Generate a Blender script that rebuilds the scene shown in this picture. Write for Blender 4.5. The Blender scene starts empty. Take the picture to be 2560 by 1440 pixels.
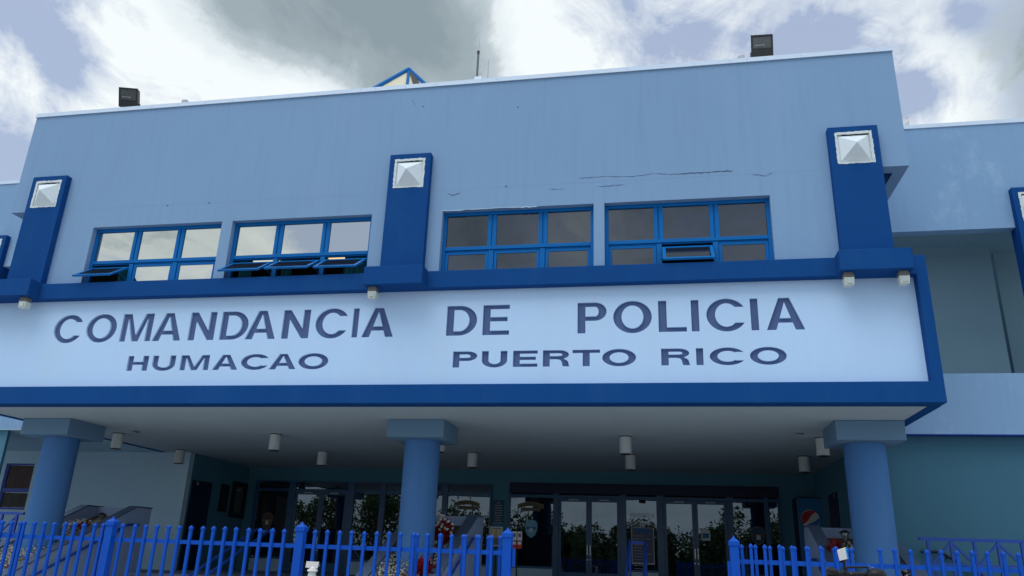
import bpy, bmesh, math, random
from mathutils import Vector, Matrix

random.seed(11)
R = math.radians
scene = bpy.context.scene
COL = scene.collection

# ------------------------------------------------------------------ camera
F_PX, YAW, PITCH, ROLL, EYE = 1939.9, R(11.0983), R(19.346), R(2.0629), 1.6
fw = Vector((-math.sin(YAW) * math.cos(PITCH), math.cos(YAW) * math.cos(PITCH), math.sin(PITCH)))
r0 = Vector((math.cos(YAW), math.sin(YAW), 0))
u0 = r0.cross(fw)
rt = r0 * math.cos(ROLL) + u0 * math.sin(ROLL)
up = u0 * math.cos(ROLL) - r0 * math.sin(ROLL)
cd = bpy.data.cameras.new('camera')
cam = bpy.data.objects.new('camera', cd)
COL.objects.link(cam)
cam.matrix_world = Matrix(((rt.x, up.x, -fw.x, 0), (rt.y, up.y, -fw.y, 0), (rt.z, up.z, -fw.z, EYE), (0, 0, 0, 1)))
cd.sensor_width = 36
cd.lens = F_PX / 2560 * 36
cd.clip_start = 0.05
cd.clip_end = 2000
scene.camera = cam


def ray(px, py):
    """view direction through a point of the 2560 x 1440 photograph"""
    return fw * F_PX + rt * (px - 1280) - up * (py - 720)


def at(px, py, Y):
    """the point on the upright plane Y = const seen there"""
    d = ray(px, py)
    return d * (Y / d.y) + Vector((0, 0, EYE))


def atz(px, py, Z):
    d = ray(px, py)
    return d * ((Z - EYE) / d.z) + Vector((0, 0, EYE))


# ------------------------------------------------------------------ light
SUN_EL, SUN_AZ = R(63), R(206)          # azimuth clockwise from +Y: front left of the building
w = bpy.data.worlds.new('World')
scene.world = w
w.use_nodes = True
nt = w.node_tree
nt.nodes.clear()


def N(t, **kw):
    n = nt.nodes.new(t)
    for k, v in kw.items():
        setattr(n, k, v)
    return n


def L(a, b):
    nt.links.new(a, b)


def mth(op, a, b=None, c=None, clamp=False):
    n = N('ShaderNodeMath', operation=op, use_clamp=clamp)
    for i, v in enumerate((a, b, c)):
        if v is None:
            continue
        if isinstance(v, (int, float)):
            n.inputs[i].default_value = v
        else:
            L(v, n.inputs[i])
    return n.outputs[0]


tc = N('ShaderNodeTexCoord')
nrm = N('ShaderNodeVectorMath', operation='NORMALIZE')
L(tc.outputs['Generated'], nrm.inputs[0])
DIR = nrm.outputs[0]
sep = N('ShaderNodeSeparateXYZ')
L(DIR, sep.inputs[0])
den = mth('ADD', mth('MAXIMUM', sep.outputs[2], 0.0), 0.22)
comb = N('ShaderNodeCombineXYZ')
L(mth('DIVIDE', sep.outputs[0], den), comb.inputs[0])
L(mth('DIVIDE', sep.outputs[1], den), comb.inputs[1])
PL = comb.outputs[0]


def noise(vec, scale, detail, rough, dist=0.0, off=(0, 0, 0), stretch=(1, 1, 1), rot=0.0):
    mp = N('ShaderNodeMapping')
    mp.inputs['Location'].default_value = off
    mp.inputs['Scale'].default_value = stretch
    mp.inputs['Rotation'].default_value = (0, 0, rot)
    L(vec, mp.inputs['Vector'])
    n = N('ShaderNodeTexNoise')
    n.inputs['Scale'].default_value = scale
    n.inputs['Detail'].default_value = detail
    n.inputs['Roughness'].default_value = rough
    n.inputs['Distortion'].default_value = dist
    L(mp.outputs[0], n.inputs['Vector'])
    return n.outputs['Fac']


def blob(px, py, width, amp, mirrored=False):
    """a cloud bank (amp > 0) or a clearing (amp < 0) in one direction of the sky (mirrored: the sky behind the camera that the panes show)"""
    d = ray(px, py).normalized()
    if mirrored:
        d.y = -d.y
    n = N('ShaderNodeVectorMath', operation='DOT_PRODUCT')
    L(DIR, n.inputs[0])
    n.inputs[1].default_value = d
    s = R(width) ** 2 / 2
    e = mth('EXPONENT', mth('DIVIDE', mth('SUBTRACT', n.outputs['Value'], 1.0), s))
    return mth('MULTIPLY', e, amp)


n1 = noise(PL, 2.9, 10, 0.62, 0.5, (3.1, 1.7, 0.4))
n2 = noise(PL, 8.5, 9, 0.66, 0.8, (7.2, 4.4, 2.0), (1.0, 0.6, 1), 0.7)
n3 = noise(PL, 1.3, 5, 0.5, 0.2, (11.3, 5.2, 3.0))
dens = mth('ADD', mth('MULTIPLY', mth('SUBTRACT', n1, 0.5), 2.3), mth('MULTIPLY', mth('SUBTRACT', n2, 0.5), 1.9))
dens = mth('ADD', dens, 0.50)
dark = mth('MULTIPLY', mth('SUBTRACT', n3, 0.46), 1.2)
for b in ((870, -60, 10.0, 0.75), (1130, 90, 6.0, 0.4), (2500, 200, 5.5, 0.38), (330, 130, 5.0, 0.32), (640, 230, 6.0, 0.25),
          (10, 400, 4.4, -0.95), (85, 60, 2.6, -0.75), (150, 190, 1.7, -0.6), (50, 190, 2.0, 0.55), (190, 300, 2.4, 0.30),
          (1700, 105, 3.2, -0.45), (1960, 110, 2.8, -0.55), (1600, 0, 1.8, -0.35), (2270, 230, 2.2, -0.75), (2130, 60, 2.0, -0.15),
          (1430, 110, 3.8, 0.30), (1350, 30, 2.6, 0.2), (2420, 45, 1.1, -0.7),
          (800, 545, 5.0, -0.85, True), (900, 640, 4.0, -0.5, True), (650, 640, 2.6, 0.85, True), (740, 660, 1.6, 0.5, True), (440, 610, 6.0, 0.5, True), (1430, 590, 3.0, 0.3, True)):
    dens = mth('ADD', dens, blob(*b))
for b in ((800, -120, 9.5, 0.66), (650, 40, 5.2, 0.24), (1030, 60, 5.6, 0.40), (1200, 150, 4.0, 0.24), (540, 20, 3.0, 0.16), (2620, 110, 5.0, 0.62), (2580, 300, 4.0, 0.25),
          (270, 130, 5.0, -0.20), (770, 235, 3.0, -0.42), (560, 250, 3.6, -0.30), (1400, 100, 4.4, -0.42), (1620, 110, 5, -0.3), (2330, 250, 4.2, -0.4), (60, 230, 5, -0.3), (1750, 560, 9.0, 0.45, True), (1250, 560, 6.0, 0.45, True), (430, 600, 6.0, 0.10, True), (1440, 570, 2.5, -0.25, True)):
    dark = mth('ADD', dark, blob(*b))
ramp = N('ShaderNodeValToRGB')
cr = ramp.color_ramp
cr.interpolation = 'LINEAR'
cr.elements[0].position = 0.10
cr.elements[0].color = (0.0, 0, 0, 1)
cr.elements[1].position = 0.78
cr.elements[1].color = (1, 1, 1, 1)
L(dens, ramp.inputs[0])
cover = ramp.outputs[0]
shade = mth('ADD', dark, mth('MULTIPLY', mth('SUBTRACT', n1, 0.5), 0.8))
shade = mth('ADD', shade, mth('MULTIPLY', mth('SUBTRACT', n2, 0.5), 0.75))
thick = N('ShaderNodeValToRGB')
tr = thick.color_ramp
tr.interpolation = 'EASE'
tr.elements[0].position = -0.0
tr.elements[0].color = (0.93, 0.985, 1.0, 1)
tr.elements[1].position = 1.0
tr.elements[1].color = (0.275, 0.345, 0.385, 1)
for p_, c_ in ((0.22, (0.80, 0.875, 0.91, 1)), (0.45, (0.50, 0.58, 0.625, 1)), (0.70, (0.35, 0.425, 0.465, 1))):
    e_ = tr.elements.new(p_)
    e_.color = c_
L(shade, thick.inputs[0])
CLOUD_GAIN = 1.0
cloud = N('ShaderNodeVectorMath', operation='SCALE')
L(thick.outputs[0], cloud.inputs[0])
cloud.inputs['Scale'].default_value = CLOUD_GAIN
sky = N('ShaderNodeTexSky', sky_type='NISHITA')
sky.sun_disc = False
sky.sun_elevation = SUN_EL
sky.sun_rotation = SUN_AZ
sky.air_density = 1.2
sky.dust_density = 2.2
sky.ozone_density = 1.5
SKY_S = 0.15
skys = N('ShaderNodeVectorMath', operation='SCALE')
L(sky.outputs[0], skys.inputs[0])
skys.inputs['Scale'].default_value = SKY_S
hz = N('ShaderNodeMixRGB')                       # thin high veil that greys the blue
hz.inputs['Fac'].default_value = 0.75
hz.inputs[2].default_value = (0.46, 0.545, 0.73, 1)
L(skys.outputs[0], hz.inputs[1])
mixs = N('ShaderNodeMixRGB')
L(cover, mixs.inputs['Fac'])
L(hz.outputs[0], mixs.inputs[1])
L(cloud.outputs[0], mixs.inputs[2])
low = mth('POWER', mth('SUBTRACT', 1.0, mth('MAXIMUM', sep.outputs[2], 0.0)), 9.0)
hzn = N('ShaderNodeMixRGB')                      # pale haze all round towards the horizon
L(mth('MULTIPLY', low, 0.85), hzn.inputs['Fac'])
L(mixs.outputs[0], hzn.inputs[1])
hzn.inputs[2].default_value = (0.78, 0.87, 0.97, 1)
bg = N('ShaderNodeBackground')
L(hzn.outputs[0], bg.inputs['Color'])
bg.inputs['Strength'].default_value = 1.0
wo = N('ShaderNodeOutputWorld')
L(bg.outputs[0], wo.inputs['Surface'])

sl = bpy.data.lights.new('sun', 'SUN')
sl.energy = 1.5
sl.angle = R(38)
sl.color = (1.0, 0.985, 0.965)
sun = bpy.data.objects.new('sun', sl)
COL.objects.link(sun)
sd = Vector((math.sin(SUN_AZ) * math.cos(SUN_EL), math.cos(SUN_AZ) * math.cos(SUN_EL), math.sin(SUN_EL)))
sun.rotation_euler = sd.to_track_quat('Z', 'Y').to_euler()

vs = scene.view_settings
vs.view_transform = 'Standard'
vs.look = 'None'
vs.exposure = 0.0
vs.gamma = 1.0
vs.use_curve_mapping = False

# ------------------------------------------------------------------ materials
MATS = {}


def new_mat(name):
    m = bpy.data.materials.new(name)
    m.use_nodes = True
    m.node_tree.nodes.clear()
    return m, m.node_tree


def paint(name, col, rough=0.75, var=0.08, scale=1.2, bump=0.15, bscale=60.0, dirt=None, dirt_amt=0.0, dirt_scale=(1.5, 1.5, 0.35),
          spec=0.3, metal=0.0, lo=0.52, hi=0.72, streak=0.0):
    """painted / rendered surface: large faint blotches, fine grain, optional worn or dirty patches"""
    m, t = new_mat(name)
    nd, lk = t.nodes, t.links
    out = nd.new('ShaderNodeOutputMaterial')
    bs = nd.new('ShaderNodeBsdfPrincipled')
    lk.new(bs.outputs[0], out.inputs[0])
    bs.inputs['Roughness'].default_value = rough
    bs.inputs['Specular IOR Level'].default_value = spec
    bs.inputs['Metallic'].default_value = metal
    co = nd.new('ShaderNodeTexCoord')
    n_a = nd.new('ShaderNodeTexNoise')
    n_a.inputs['Scale'].default_value = scale
    n_a.inputs['Detail'].default_value = 6
    n_a.inputs['Roughness'].default_value = 0.6
    lk.new(co.outputs['Object'], n_a.inputs['Vector'])
    mx = nd.new('ShaderNodeMixRGB')
    mx.inputs[1].default_value = tuple(c * (1 - var) for c in col) + (1,)
    mx.inputs[2].default_value = tuple(min(1, c * (1 + var)) for c in col) + (1,)
    lk.new(n_a.outputs['Fac'], mx.inputs['Fac'])
    last = mx.outputs[0]
    if dirt:
        mp = nd.new('ShaderNodeMapping')
        mp.inputs['Scale'].default_value = dirt_scale
        lk.new(co.outputs['Object'], mp.inputs['Vector'])
        n_b = nd.new('ShaderNodeTexNoise')
        n_b.inputs['Scale'].default_value = 1.0
        n_b.inputs['Detail'].default_value = 9
        n_b.inputs['Roughness'].default_value = 0.68
        lk.new(mp.outputs[0], n_b.inputs['Vector'])
        rp = nd.new('ShaderNodeMapRange')
        rp.inputs['From Min'].default_value = lo
        rp.inputs['From Max'].default_value = hi
        rp.inputs['To Max'].default_value = dirt_amt
        lk.new(n_b.outputs['Fac'], rp.inputs['Value'])
        m2 = nd.new('ShaderNodeMixRGB')
        m2.inputs[2].default_value = tuple(dirt) + (1,)
        lk.new(last, m2.inputs[1])
        lk.new(rp.outputs[0], m2.inputs['Fac'])
        last = m2.outputs[0]
    if streak > 0:
        mp = nd.new('ShaderNodeMapping')
        mp.inputs['Scale'].default_value = (9, 9, 0.5)
        lk.new(co.outputs['Object'], mp.inputs['Vector'])
        n_s = nd.new('ShaderNodeTexNoise')
        n_s.inputs['Scale'].default_value = 1.0
        n_s.inputs['Detail'].default_value = 4
        lk.new(mp.outputs[0], n_s.inputs['Vector'])
        rs = nd.new('ShaderNodeMapRange')
        rs.inputs['From Min'].default_value = 0.5
        rs.inputs['From Max'].default_value = 0.8
        rs.inputs['To Max'].default_value = streak
        lk.new(n_s.outputs['Fac'], rs.inputs['Value'])
        m3 = nd.new('ShaderNodeMixRGB')
        m3.blend_type = 'MULTIPLY'
        m3.inputs[2].default_value = (0.62, 0.66, 0.68, 1)
        lk.new(last, m3.inputs[1])
        lk.new(rs.outputs[0], m3.inputs['Fac'])
        last = m3.outputs[0]
    lk.new(last, bs.inputs['Base Color'])
    if bump > 0:
        n_c = nd.new('ShaderNodeTexNoise')
        n_c.inputs['Scale'].default_value = bscale
        n_c.inputs['Detail'].default_value = 4
        lk.new(co.outputs['Object'], n_c.inputs['Vector'])
        bp = nd.new('ShaderNodeBump')
        bp.inputs['Strength'].default_value = bump
        bp.inputs['Distance'].default_value = 0.01
        lk.new(n_c.outputs['Fac'], bp.inputs['Height'])
        lk.new(bp.outputs[0], bs.inputs['Normal'])
    MATS[name] = m
    return m


def glass(name, refl, tint, inner, rough=0.008, wob=0.0):
    """window glass over a dark room: mirror part + dark part"""
    m, t = new_mat(name)
    nd, lk = t.nodes, t.links
    out = nd.new('ShaderNodeOutputMaterial')
    g = nd.new('ShaderNodeBsdfGlossy')
    g.inputs['Color'].default_value = tuple(tint) + (1,)
    g.inputs['Roughness'].default_value = rough
    d = nd.new('ShaderNodeBsdfDiffuse')
    d.inputs['Color'].default_value = tuple(inner) + (1,)
    mx = nd.new('ShaderNodeMixShader')
    mx.inputs[0].default_value = refl
    lk.new(d.outputs[0], mx.inputs[1])
    lk.new(g.outputs[0], mx.inputs[2])
    lk.new(mx.outputs[0], out.inputs[0])
    co = nd.new('ShaderNodeTexCoord')
    n_c = nd.new('ShaderNodeTexNoise')
    n_c.inputs['Scale'].default_value = 1.3
    lk.new(co.outputs['Object'], n_c.inputs['Vector'])
    bp = nd.new('ShaderNodeBump')
    bp.inputs['Strength'].default_value = 0.06 + wob
    bp.inputs['Distance'].default_value = 0.02
    lk.new(n_c.outputs['Fac'], bp.inputs['Height'])
    lk.new(bp.outputs[0], g.inputs['Normal'])
    MATS[name] = m
    return m


def glow(name, col, s):
    m, t = new_mat(name)
    out = t.nodes.new('ShaderNodeOutputMaterial')
    e = t.nodes.new('ShaderNodeEmission')
    e.inputs[0].default_value = tuple(col) + (1,)
    e.inputs[1].default_value = s
    t.links.new(e.outputs[0], out.inputs[0])
    MATS[name] = m
    return m


paint('wall', (0.212, 0.356, 0.557), 0.85, 0.06, 0.35, 0.12, 45, (0.27, 0.42, 0.62), 0.30, (0.5, 0.5, 0.18), streak=0.20, spec=0.15)
paint('wing_wall', (0.218, 0.375, 0.59), 0.85, 0.06, 0.5, 0.15, 45, (0.36, 0.54, 0.72), 0.55, (1.1, 1.1, 0.8), lo=0.54, hi=0.66, streak=0.15, spec=0.15)
paint('sign_white', (0.475, 0.69, 0.96), 0.8, 0.03, 0.7, 0.12, 45, (0.50, 0.60, 0.66), 0.22, (0.8, 0.8, 0.5), lo=0.5, hi=0.75, streak=0.06)
paint('trim', (0.0045, 0.062, 0.235), 0.8, 0.12, 0.6, 0.2, 50, (0.016, 0.085, 0.26), 0.5, (1.2, 1.2, 0.5), spec=0.10, streak=0.15)
paint('letter_face', (0.075, 0.125, 0.27), 0.8, 0.12, 2.5, 0.2, 60)
paint('frame_blue', (0.002, 0.135, 0.43), 0.5, 0.10, 2.0, 0.03, 20, spec=0.12)
paint('picket_blue', (0.002, 0.075, 0.46), 0.5, 0.12, 3.0, 0.05, 25, (0.002, 0.045, 0.34), 0.5, (3, 3, 1.5), spec=0.18)
paint('rail_blue', (0.008, 0.055, 0.33), 0.45, 0.12, 3.0, 0.05, 25, spec=0.4)
paint('soffit', (0.40, 0.50, 0.555), 0.85, 0.06, 0.5, 0.25, 40, (0.33, 0.40, 0.43), 0.35, (0.6, 0.6, 0.6))
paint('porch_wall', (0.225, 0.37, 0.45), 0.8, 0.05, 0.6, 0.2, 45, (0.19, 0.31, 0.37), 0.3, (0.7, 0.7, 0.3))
paint('shaded_ground_wall', (0.055, 0.16, 0.235), 0.85, 0.05, 0.6, 0.2, 45, (0.052, 0.145, 0.205), 0.4, (0.7, 0.7, 0.3), spec=0.15)  # darker copy of the wall paint: shade under the wing is in the colour
paint('entry_wall', (0.075, 0.21, 0.29), 0.85, 0.06, 0.6, 0.2, 45, spec=0.15)  # darkened wall tone: shade of the deep porch is put into the colour
paint('lit_wall', (0.44, 0.63, 0.74), 0.85, 0.05, 0.6, 0.2, 45, (0.38, 0.49, 0.54), 0.35, (0.7, 0.7, 0.3), spec=0.15)  # lighter copy of the wall paint: light falling here is in the colour
paint('capital', (0.135, 0.25, 0.38), 0.85, 0.05, 0.8, 0.15, 45)
paint('column', (0.066, 0.185, 0.42), 0.85, 0.12, 0.9, 0.3, 35, (0.10, 0.21, 0.44), 0.5, (1.5, 1.5, 0.6), spec=0.12, streak=0.2)
paint('planter', (0.27, 0.36, 0.55), 0.8, 0.08, 0.9, 0.2, 40, (0.20, 0.25, 0.34), 0.4, (1.5, 1.5, 0.8))
paint('planter_top', (0.075, 0.115, 0.19), 0.75, 0.12, 1.5, 0.2, 40)
paint('coping_metal', (0.62, 0.76, 0.92), 0.5, 0.04, 1.5, 0.03, 20, spec=0.4)
paint('roof', (0.5, 0.5, 0.5), 0.9)
paint('white_boss', (0.72, 0.82, 0.88), 0.6, 0.04, 2.0, 0.05, 30, (0.5, 0.55, 0.55), 0.25, (3, 3, 2))
paint('raw_render', (0.62, 0.70, 0.72), 0.9, 0.18, 9, 0.5, 40, (0.10, 0.11, 0.12), 0.8, (7, 7, 7), lo=0.60, hi=0.66)
paint('lamp_white', (0.50, 0.56, 0.57), 0.55, 0.05, 3, 0.05, 20)
paint('dark_metal', (0.03, 0.035, 0.04), 0.5, 0.2, 4, 0.1, 30, (0.10, 0.05, 0.03), 0.5, (8, 8, 8))
paint('flood_face', (0.075, 0.09, 0.10), 0.2, 0.5, 6, 0.0, 20, spec=0.6)
paint('fixture_glass', (0.62, 0.70, 0.62), 0.12, 0.2, 14, 0.25, 30, (0.30, 0.27, 0.17), 0.55, (14, 14, 14), spec=0.7)
paint('fixture_base', (0.17, 0.17, 0.16), 0.8, 0.3, 12, 0.4, 40)
paint('galv', (0.42, 0.46, 0.50), 0.4, 0.1, 5, 0.05, 30, metal=0.3)
paint('dark_steel', (0.13, 0.15, 0.17), 0.5, 0.1, 5, 0.0)
paint('skylight_pane', (0.66, 0.64, 0.46), 0.4, 0.05, 1, 0.0)
paint('dark_navy', (0.006, 0.013, 0.05), 0.4, 0.15, 2, 0.03, 20)
paint('store_frame', (0.012, 0.085, 0.19), 0.35, 0.1, 2, 0.02, 20, spec=0.5)
paint('black', (0.008, 0.009, 0.012), 0.45, 0.2, 4, 0.1, 50)
paint('chrome', (0.75, 0.76, 0.78), 0.2, 0.03, 4, 0, metal=0.9)
paint('plywood', (0.085, 0.055, 0.05), 0.8, 0.35, 2.5, 0.2, 30, (0.05, 0.03, 0.03), 0.7, (3, 3, 0.7))
paint('plywood_grey', (0.06, 0.06, 0.05), 0.8, 0.35, 3.5, 0.2, 30, (0.05, 0.04, 0.03), 0.6, (6, 6, 0.6))
paint('curtain', (0.03, 0.22, 0.28), 0.9, 0.15, 4, 0.1, 30)
paint('room', (0.16, 0.15, 0.13), 0.9, 0.1, 1)
paint('ground', (0.46, 0.45, 0.43), 0.9, 0.15, 0.3, 0.4, 30, (0.36, 0.35, 0.33), 0.5, (0.4, 0.4, 0.4))
paint('step', (0.20, 0.25, 0.33), 0.85, 0.12, 1.2, 0.3, 35, (0.11, 0.13, 0.15), 0.5, (1.5, 1.5, 1.5))
paint('asphalt', (0.05, 0.05, 0.052), 0.9, 0.2, 1.5, 0.5, 60)
paint('gravel', (0.40, 0.41, 0.38), 0.9, 0.3, 14, 0.3, 60)
paint('soil', (0.10, 0.075, 0.05), 0.95, 0.3, 6, 0.5, 30)
paint('red_leaf', (0.20, 0.012, 0.018), 0.5, 0.35, 7, 0.05, 20)
paint('white_petal', (0.52, 0.53, 0.47), 0.7, 0.15, 9, 0.05, 20)
paint('tree_leaf', (0.045, 0.085, 0.025), 0.6, 0.45, 1.2, 0.0)
paint('bark', (0.10, 0.075, 0.055), 0.9, 0.3, 6, 0.5, 20)
paint('machine_blue', (0.015, 0.16, 0.36), 0.35, 0.12, 1.4, 0.02, 20, spec=0.5)
paint('red', (0.50, 0.025, 0.035), 0.5, 0.08, 6, 0.0)
paint('white', (0.70, 0.70, 0.68), 0.55, 0.06, 6, 0.03, 30)
paint('cream', (0.50, 0.44, 0.28), 0.6, 0.15, 8, 0.0)
paint('gold', (0.17, 0.155, 0.085), 0.6, 0.15, 8, 0.0)
paint('badge_blue', (0.03, 0.16, 0.42), 0.5, 0.1, 6, 0.0)
paint('badge_light', (0.16, 0.42, 0.55), 0.5, 0.1, 6, 0.0)
paint('badge_brown', (0.12, 0.075, 0.07), 0.5, 0.1, 6, 0.0)
paint('poster_navy', (0.10, 0.11, 0.17), 0.5, 0.08, 4, 0.0)
paint('poster_blue', (0.02, 0.12, 0.30), 0.5, 0.08, 4, 0.0)
paint('sign_teal', (0.02, 0.07, 0.13), 0.5, 0.1, 4, 0.0)
paint('print_grey', (0.30, 0.31, 0.33), 0.6, 0.05, 4, 0.0)
paint('paper', (0.62, 0.64, 0.66), 0.7, 0.05, 6, 0.0)
paint('board_green', (0.07, 0.10, 0.08), 0.3, 0.4, 3, 0.0, spec=0.6)
paint('cyan', (0.01, 0.42, 0.85), 0.4, 0.05, 6, 0.0)
paint('crack', (0.05, 0.09, 0.17), 0.9, 0.2, 20, 0.0)
paint('peel', (0.42, 0.60, 0.78), 0.9, 0.1, 20, 0.0)
glass('mirror_glass', 0.86, (0.68, 0.70, 0.66), (0.02, 0.025, 0.03))
glass('dark_glass', 0.36, (0.26, 0.29, 0.33), (0.014, 0.017, 0.022))
glass('door_glass', 0.165, (0.50, 0.62, 0.72), (0.004, 0.005, 0.007))
glass('lamp_glass', 0.45, (0.8, 0.9, 0.9), (0.25, 0.28, 0.26), 0.05)
glow('warm_lamp', (1.0, 0.72, 0.36), 1.1)
glow('cool_lamp', (0.9, 1.0, 0.85), 0.75)


# ------------------------------------------------------------------ mesh helpers
class MB:
    def __init__(s):
        s.v, s.f, s.m = [], [], []
        s.cur = 0

    def quad(s, *pts):
        i = len(s.v)
        s.v += [tuple(p) for p in pts]
        s.f.append(tuple(range(i, i + len(pts))))
        s.m.append(s.cur)
        return s

    def hexa(s, p):
        """eight corners: bottom ring 0-3, top ring 4-7"""
        i = len(s.v)
        s.v += [tuple(q) for q in p]
        for f in ((3, 2, 1, 0), (4, 5, 6, 7), (0, 1, 5, 4), (1, 2, 6, 5), (2, 3, 7, 6), (3, 0, 4, 7)):
            s.f.append(tuple(i + k for k in f))
            s.m.append(s.cur)
        return s

    def box(s, x0, x1, y0, y1, z0, z1):
        return s.hexa(((x0, y0, z0), (x1, y0, z0), (x1, y1, z0), (x0, y1, z0), (x0, y0, z1), (x1, y0, z1), (x1, y1, z1), (x0, y1, z1)))

    def frustum(s, cx, cy, z0, z1, h0, h1, k0=None, k1=None):
        k0 = h0 if k0 is None else k0
        k1 = h1 if k1 is None else k1
        return s.hexa(((cx - h0, cy - k0, z0), (cx + h0, cy - k0, z0), (cx + h0, cy + k0, z0), (cx - h0, cy + k0, z0),
                       (cx - h1, cy - k1, z1), (cx + h1, cy - k1, z1), (cx + h1, cy + k1, z1), (cx - h1, cy + k1, z1)))

    def lathe(s, cx, cy, prof, n=20, cap=True):
        i = len(s.v)
        for (rr, z) in prof:
            for k in range(n):
                a = 2 * math.pi * k / n
                s.v.append((cx + rr * math.cos(a), cy + rr * math.sin(a), z))
        for j in range(len(prof) - 1):
            for k in range(n):
                a, b = i + j * n + k, i + j * n + (k + 1) % n
                s.f.append((a, b, b + n, a + n))
                s.m.append(s.cur)
        if cap:
            s.f.append(tuple(i + k for k in reversed(range(n))))
            s.f.append(tuple(i + (len(prof) - 1) * n + k for k in range(n)))
            s.m += [s.cur, s.cur]
        return s

    def tube(s, pts, r, n=8, ry=None):
        """round bar along a polyline"""
        pts = [Vector(p) for p in pts]
        i = len(s.v)
        for k, p in enumerate(pts):
            a = pts[max(k - 1, 0)]
            b = pts[min(k + 1, len(pts) - 1)]
            d = (b - a).normalized()
            h = Vector((0, 0, 1)) if abs(d.z) < 0.95 else Vector((1, 0, 0))
            x = d.cross(h).normalized()
            y = x.cross(d)
            for q in range(n):
                t = 2 * math.pi * (q + 0.5) / n
                s.v.append(tuple(p + x * (r * math.cos(t)) + y * ((ry or r) * math.sin(t))))
        for k in range(len(pts) - 1):
            for q in range(n):
                a, b = i + k * n + q, i + k * n + (q + 1) % n
                s.f.append((a, b, b + n, a + n))
                s.m.append(s.cur)
        s.f.append(tuple(i + q for q in reversed(range(n))))
        s.f.append(tuple(i + (len(pts) - 1) * n + q for q in range(n)))
        s.m += [s.cur, s.cur]
        return s

    def wall(s, x0, x1, z0, z1, y0, y1, holes=()):
        """upright slab in the XZ plane with rectangular openings (x0, x1, z0, z1)"""
        xs = sorted({x0, x1} | {h[0] for h in holes} | {h[1] for h in holes})
        zs = sorted({z0, z1} | {h[2] for h in holes} | {h[3] for h in holes})
        xs = [x for x in xs if x0 <= x <= x1]
        zs = [z for z in zs if z0 <= z <= z1]

        def solid(i, j):
            if i < 0 or j < 0 or i >= len(xs) - 1 or j >= len(zs) - 1:
                return False
            cx, cz = (xs[i] + xs[i + 1]) / 2, (zs[j] + zs[j + 1]) / 2
            return not any(h[0] < cx < h[1] and h[2] < cz < h[3] for h in holes)
        for i in range(len(xs) - 1):
            for j in range(len(zs) - 1):
                if not solid(i, j):
                    continue
                a, b, c, d = xs[i], xs[i + 1], zs[j], zs[j + 1]
                s.quad((a, y0, c), (b, y0, c), (b, y0, d), (a, y0, d))
                s.quad((a, y1, c), (a, y1, d), (b, y1, d), (b, y1, c))
                if not solid(i - 1, j):
                    s.quad((a, y0, c), (a, y0, d), (a, y1, d), (a, y1, c))
                if not solid(i + 1, j):
                    s.quad((b, y0, c), (b, y1, c), (b, y1, d), (b, y0, d))
                if not solid(i, j - 1):
                    s.quad((a, y0, c), (a, y1, c), (b, y1, c), (b, y0, c))
                if not solid(i, j + 1):
                    s.quad((a, y0, d), (b, y0, d), (b, y1, d), (a, y1, d))
        return s

    def build(s, name, mats, parent=None, bevel=0.0, smooth=False, weld=True, origin=None):
        me = bpy.data.meshes.new(name)
        o = bpy.data.objects.new(name, me)
        COL.objects.link(o)
        org = Vector((0, 0, 0))
        if parent is not None:
            org = Vector(parent.get('org', (0, 0, 0)))
            o.parent = parent
        elif origin is not None:
            org = Vector(origin)
            o.location = org
        o['org'] = tuple(org)
        me.from_pydata([tuple(Vector(v) - org) for v in s.v], [], s.f)
        if isinstance(mats, str):
            mats = (mats,)
        for mn in mats:
            me.materials.append(MATS[mn])
        for p, mi in zip(me.polygons, s.m):
            p.material_index = mi
        bm = bmesh.new()
        bm.from_mesh(me)
        if weld:
            bmesh.ops.remove_doubles(bm, verts=bm.verts, dist=1e-5)
        bmesh.ops.recalc_face_normals(bm, faces=bm.faces)
        if bevel > 0:
            ed = [e for e in bm.edges if len(e.link_faces) == 2 and e.calc_face_angle(0) > 0.5]
            bmesh.ops.bevel(bm, geom=ed, offset=bevel, segments=2, affect='EDGES', profile=0.5)
        if smooth:
            for f in bm.faces:
                f.smooth = True
            for e in bm.edges:
                if len(e.link_faces) == 2 and e.calc_face_angle(0) > 0.6:
                    e.smooth = False
        bm.to_mesh(me)
        bm.free()
        return o


def root(name, loc, label, cat, group=None):
    o = bpy.data.objects.new(name, None)
    COL.objects.link(o)
    o.location = loc
    o['org'] = tuple(loc)
    o.empty_display_size = 0.2
    tag(o, label, cat, group)
    return o


def tag(o, label=None, cat=None, group=None, kind=None):
    for k, v in (('label', label), ('category', cat), ('group', group), ('kind', kind)):
        if v:
            o[k] = v
    return o


def copy_at(o, delta, parent=None, label=None):
    """a copy of a thing with copies of its parts and sub-parts, moved by delta"""
    c = o.copy()
    COL.objects.link(c)
    if parent is None:
        c.location = o.location + Vector(delta)
    else:
        c.parent = parent
        c.location = o.location + Vector(delta)
    if label:
        c['label'] = label
    for ch in o.children:
        copy_at(ch, (0, 0, 0), c)
    return c


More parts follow.
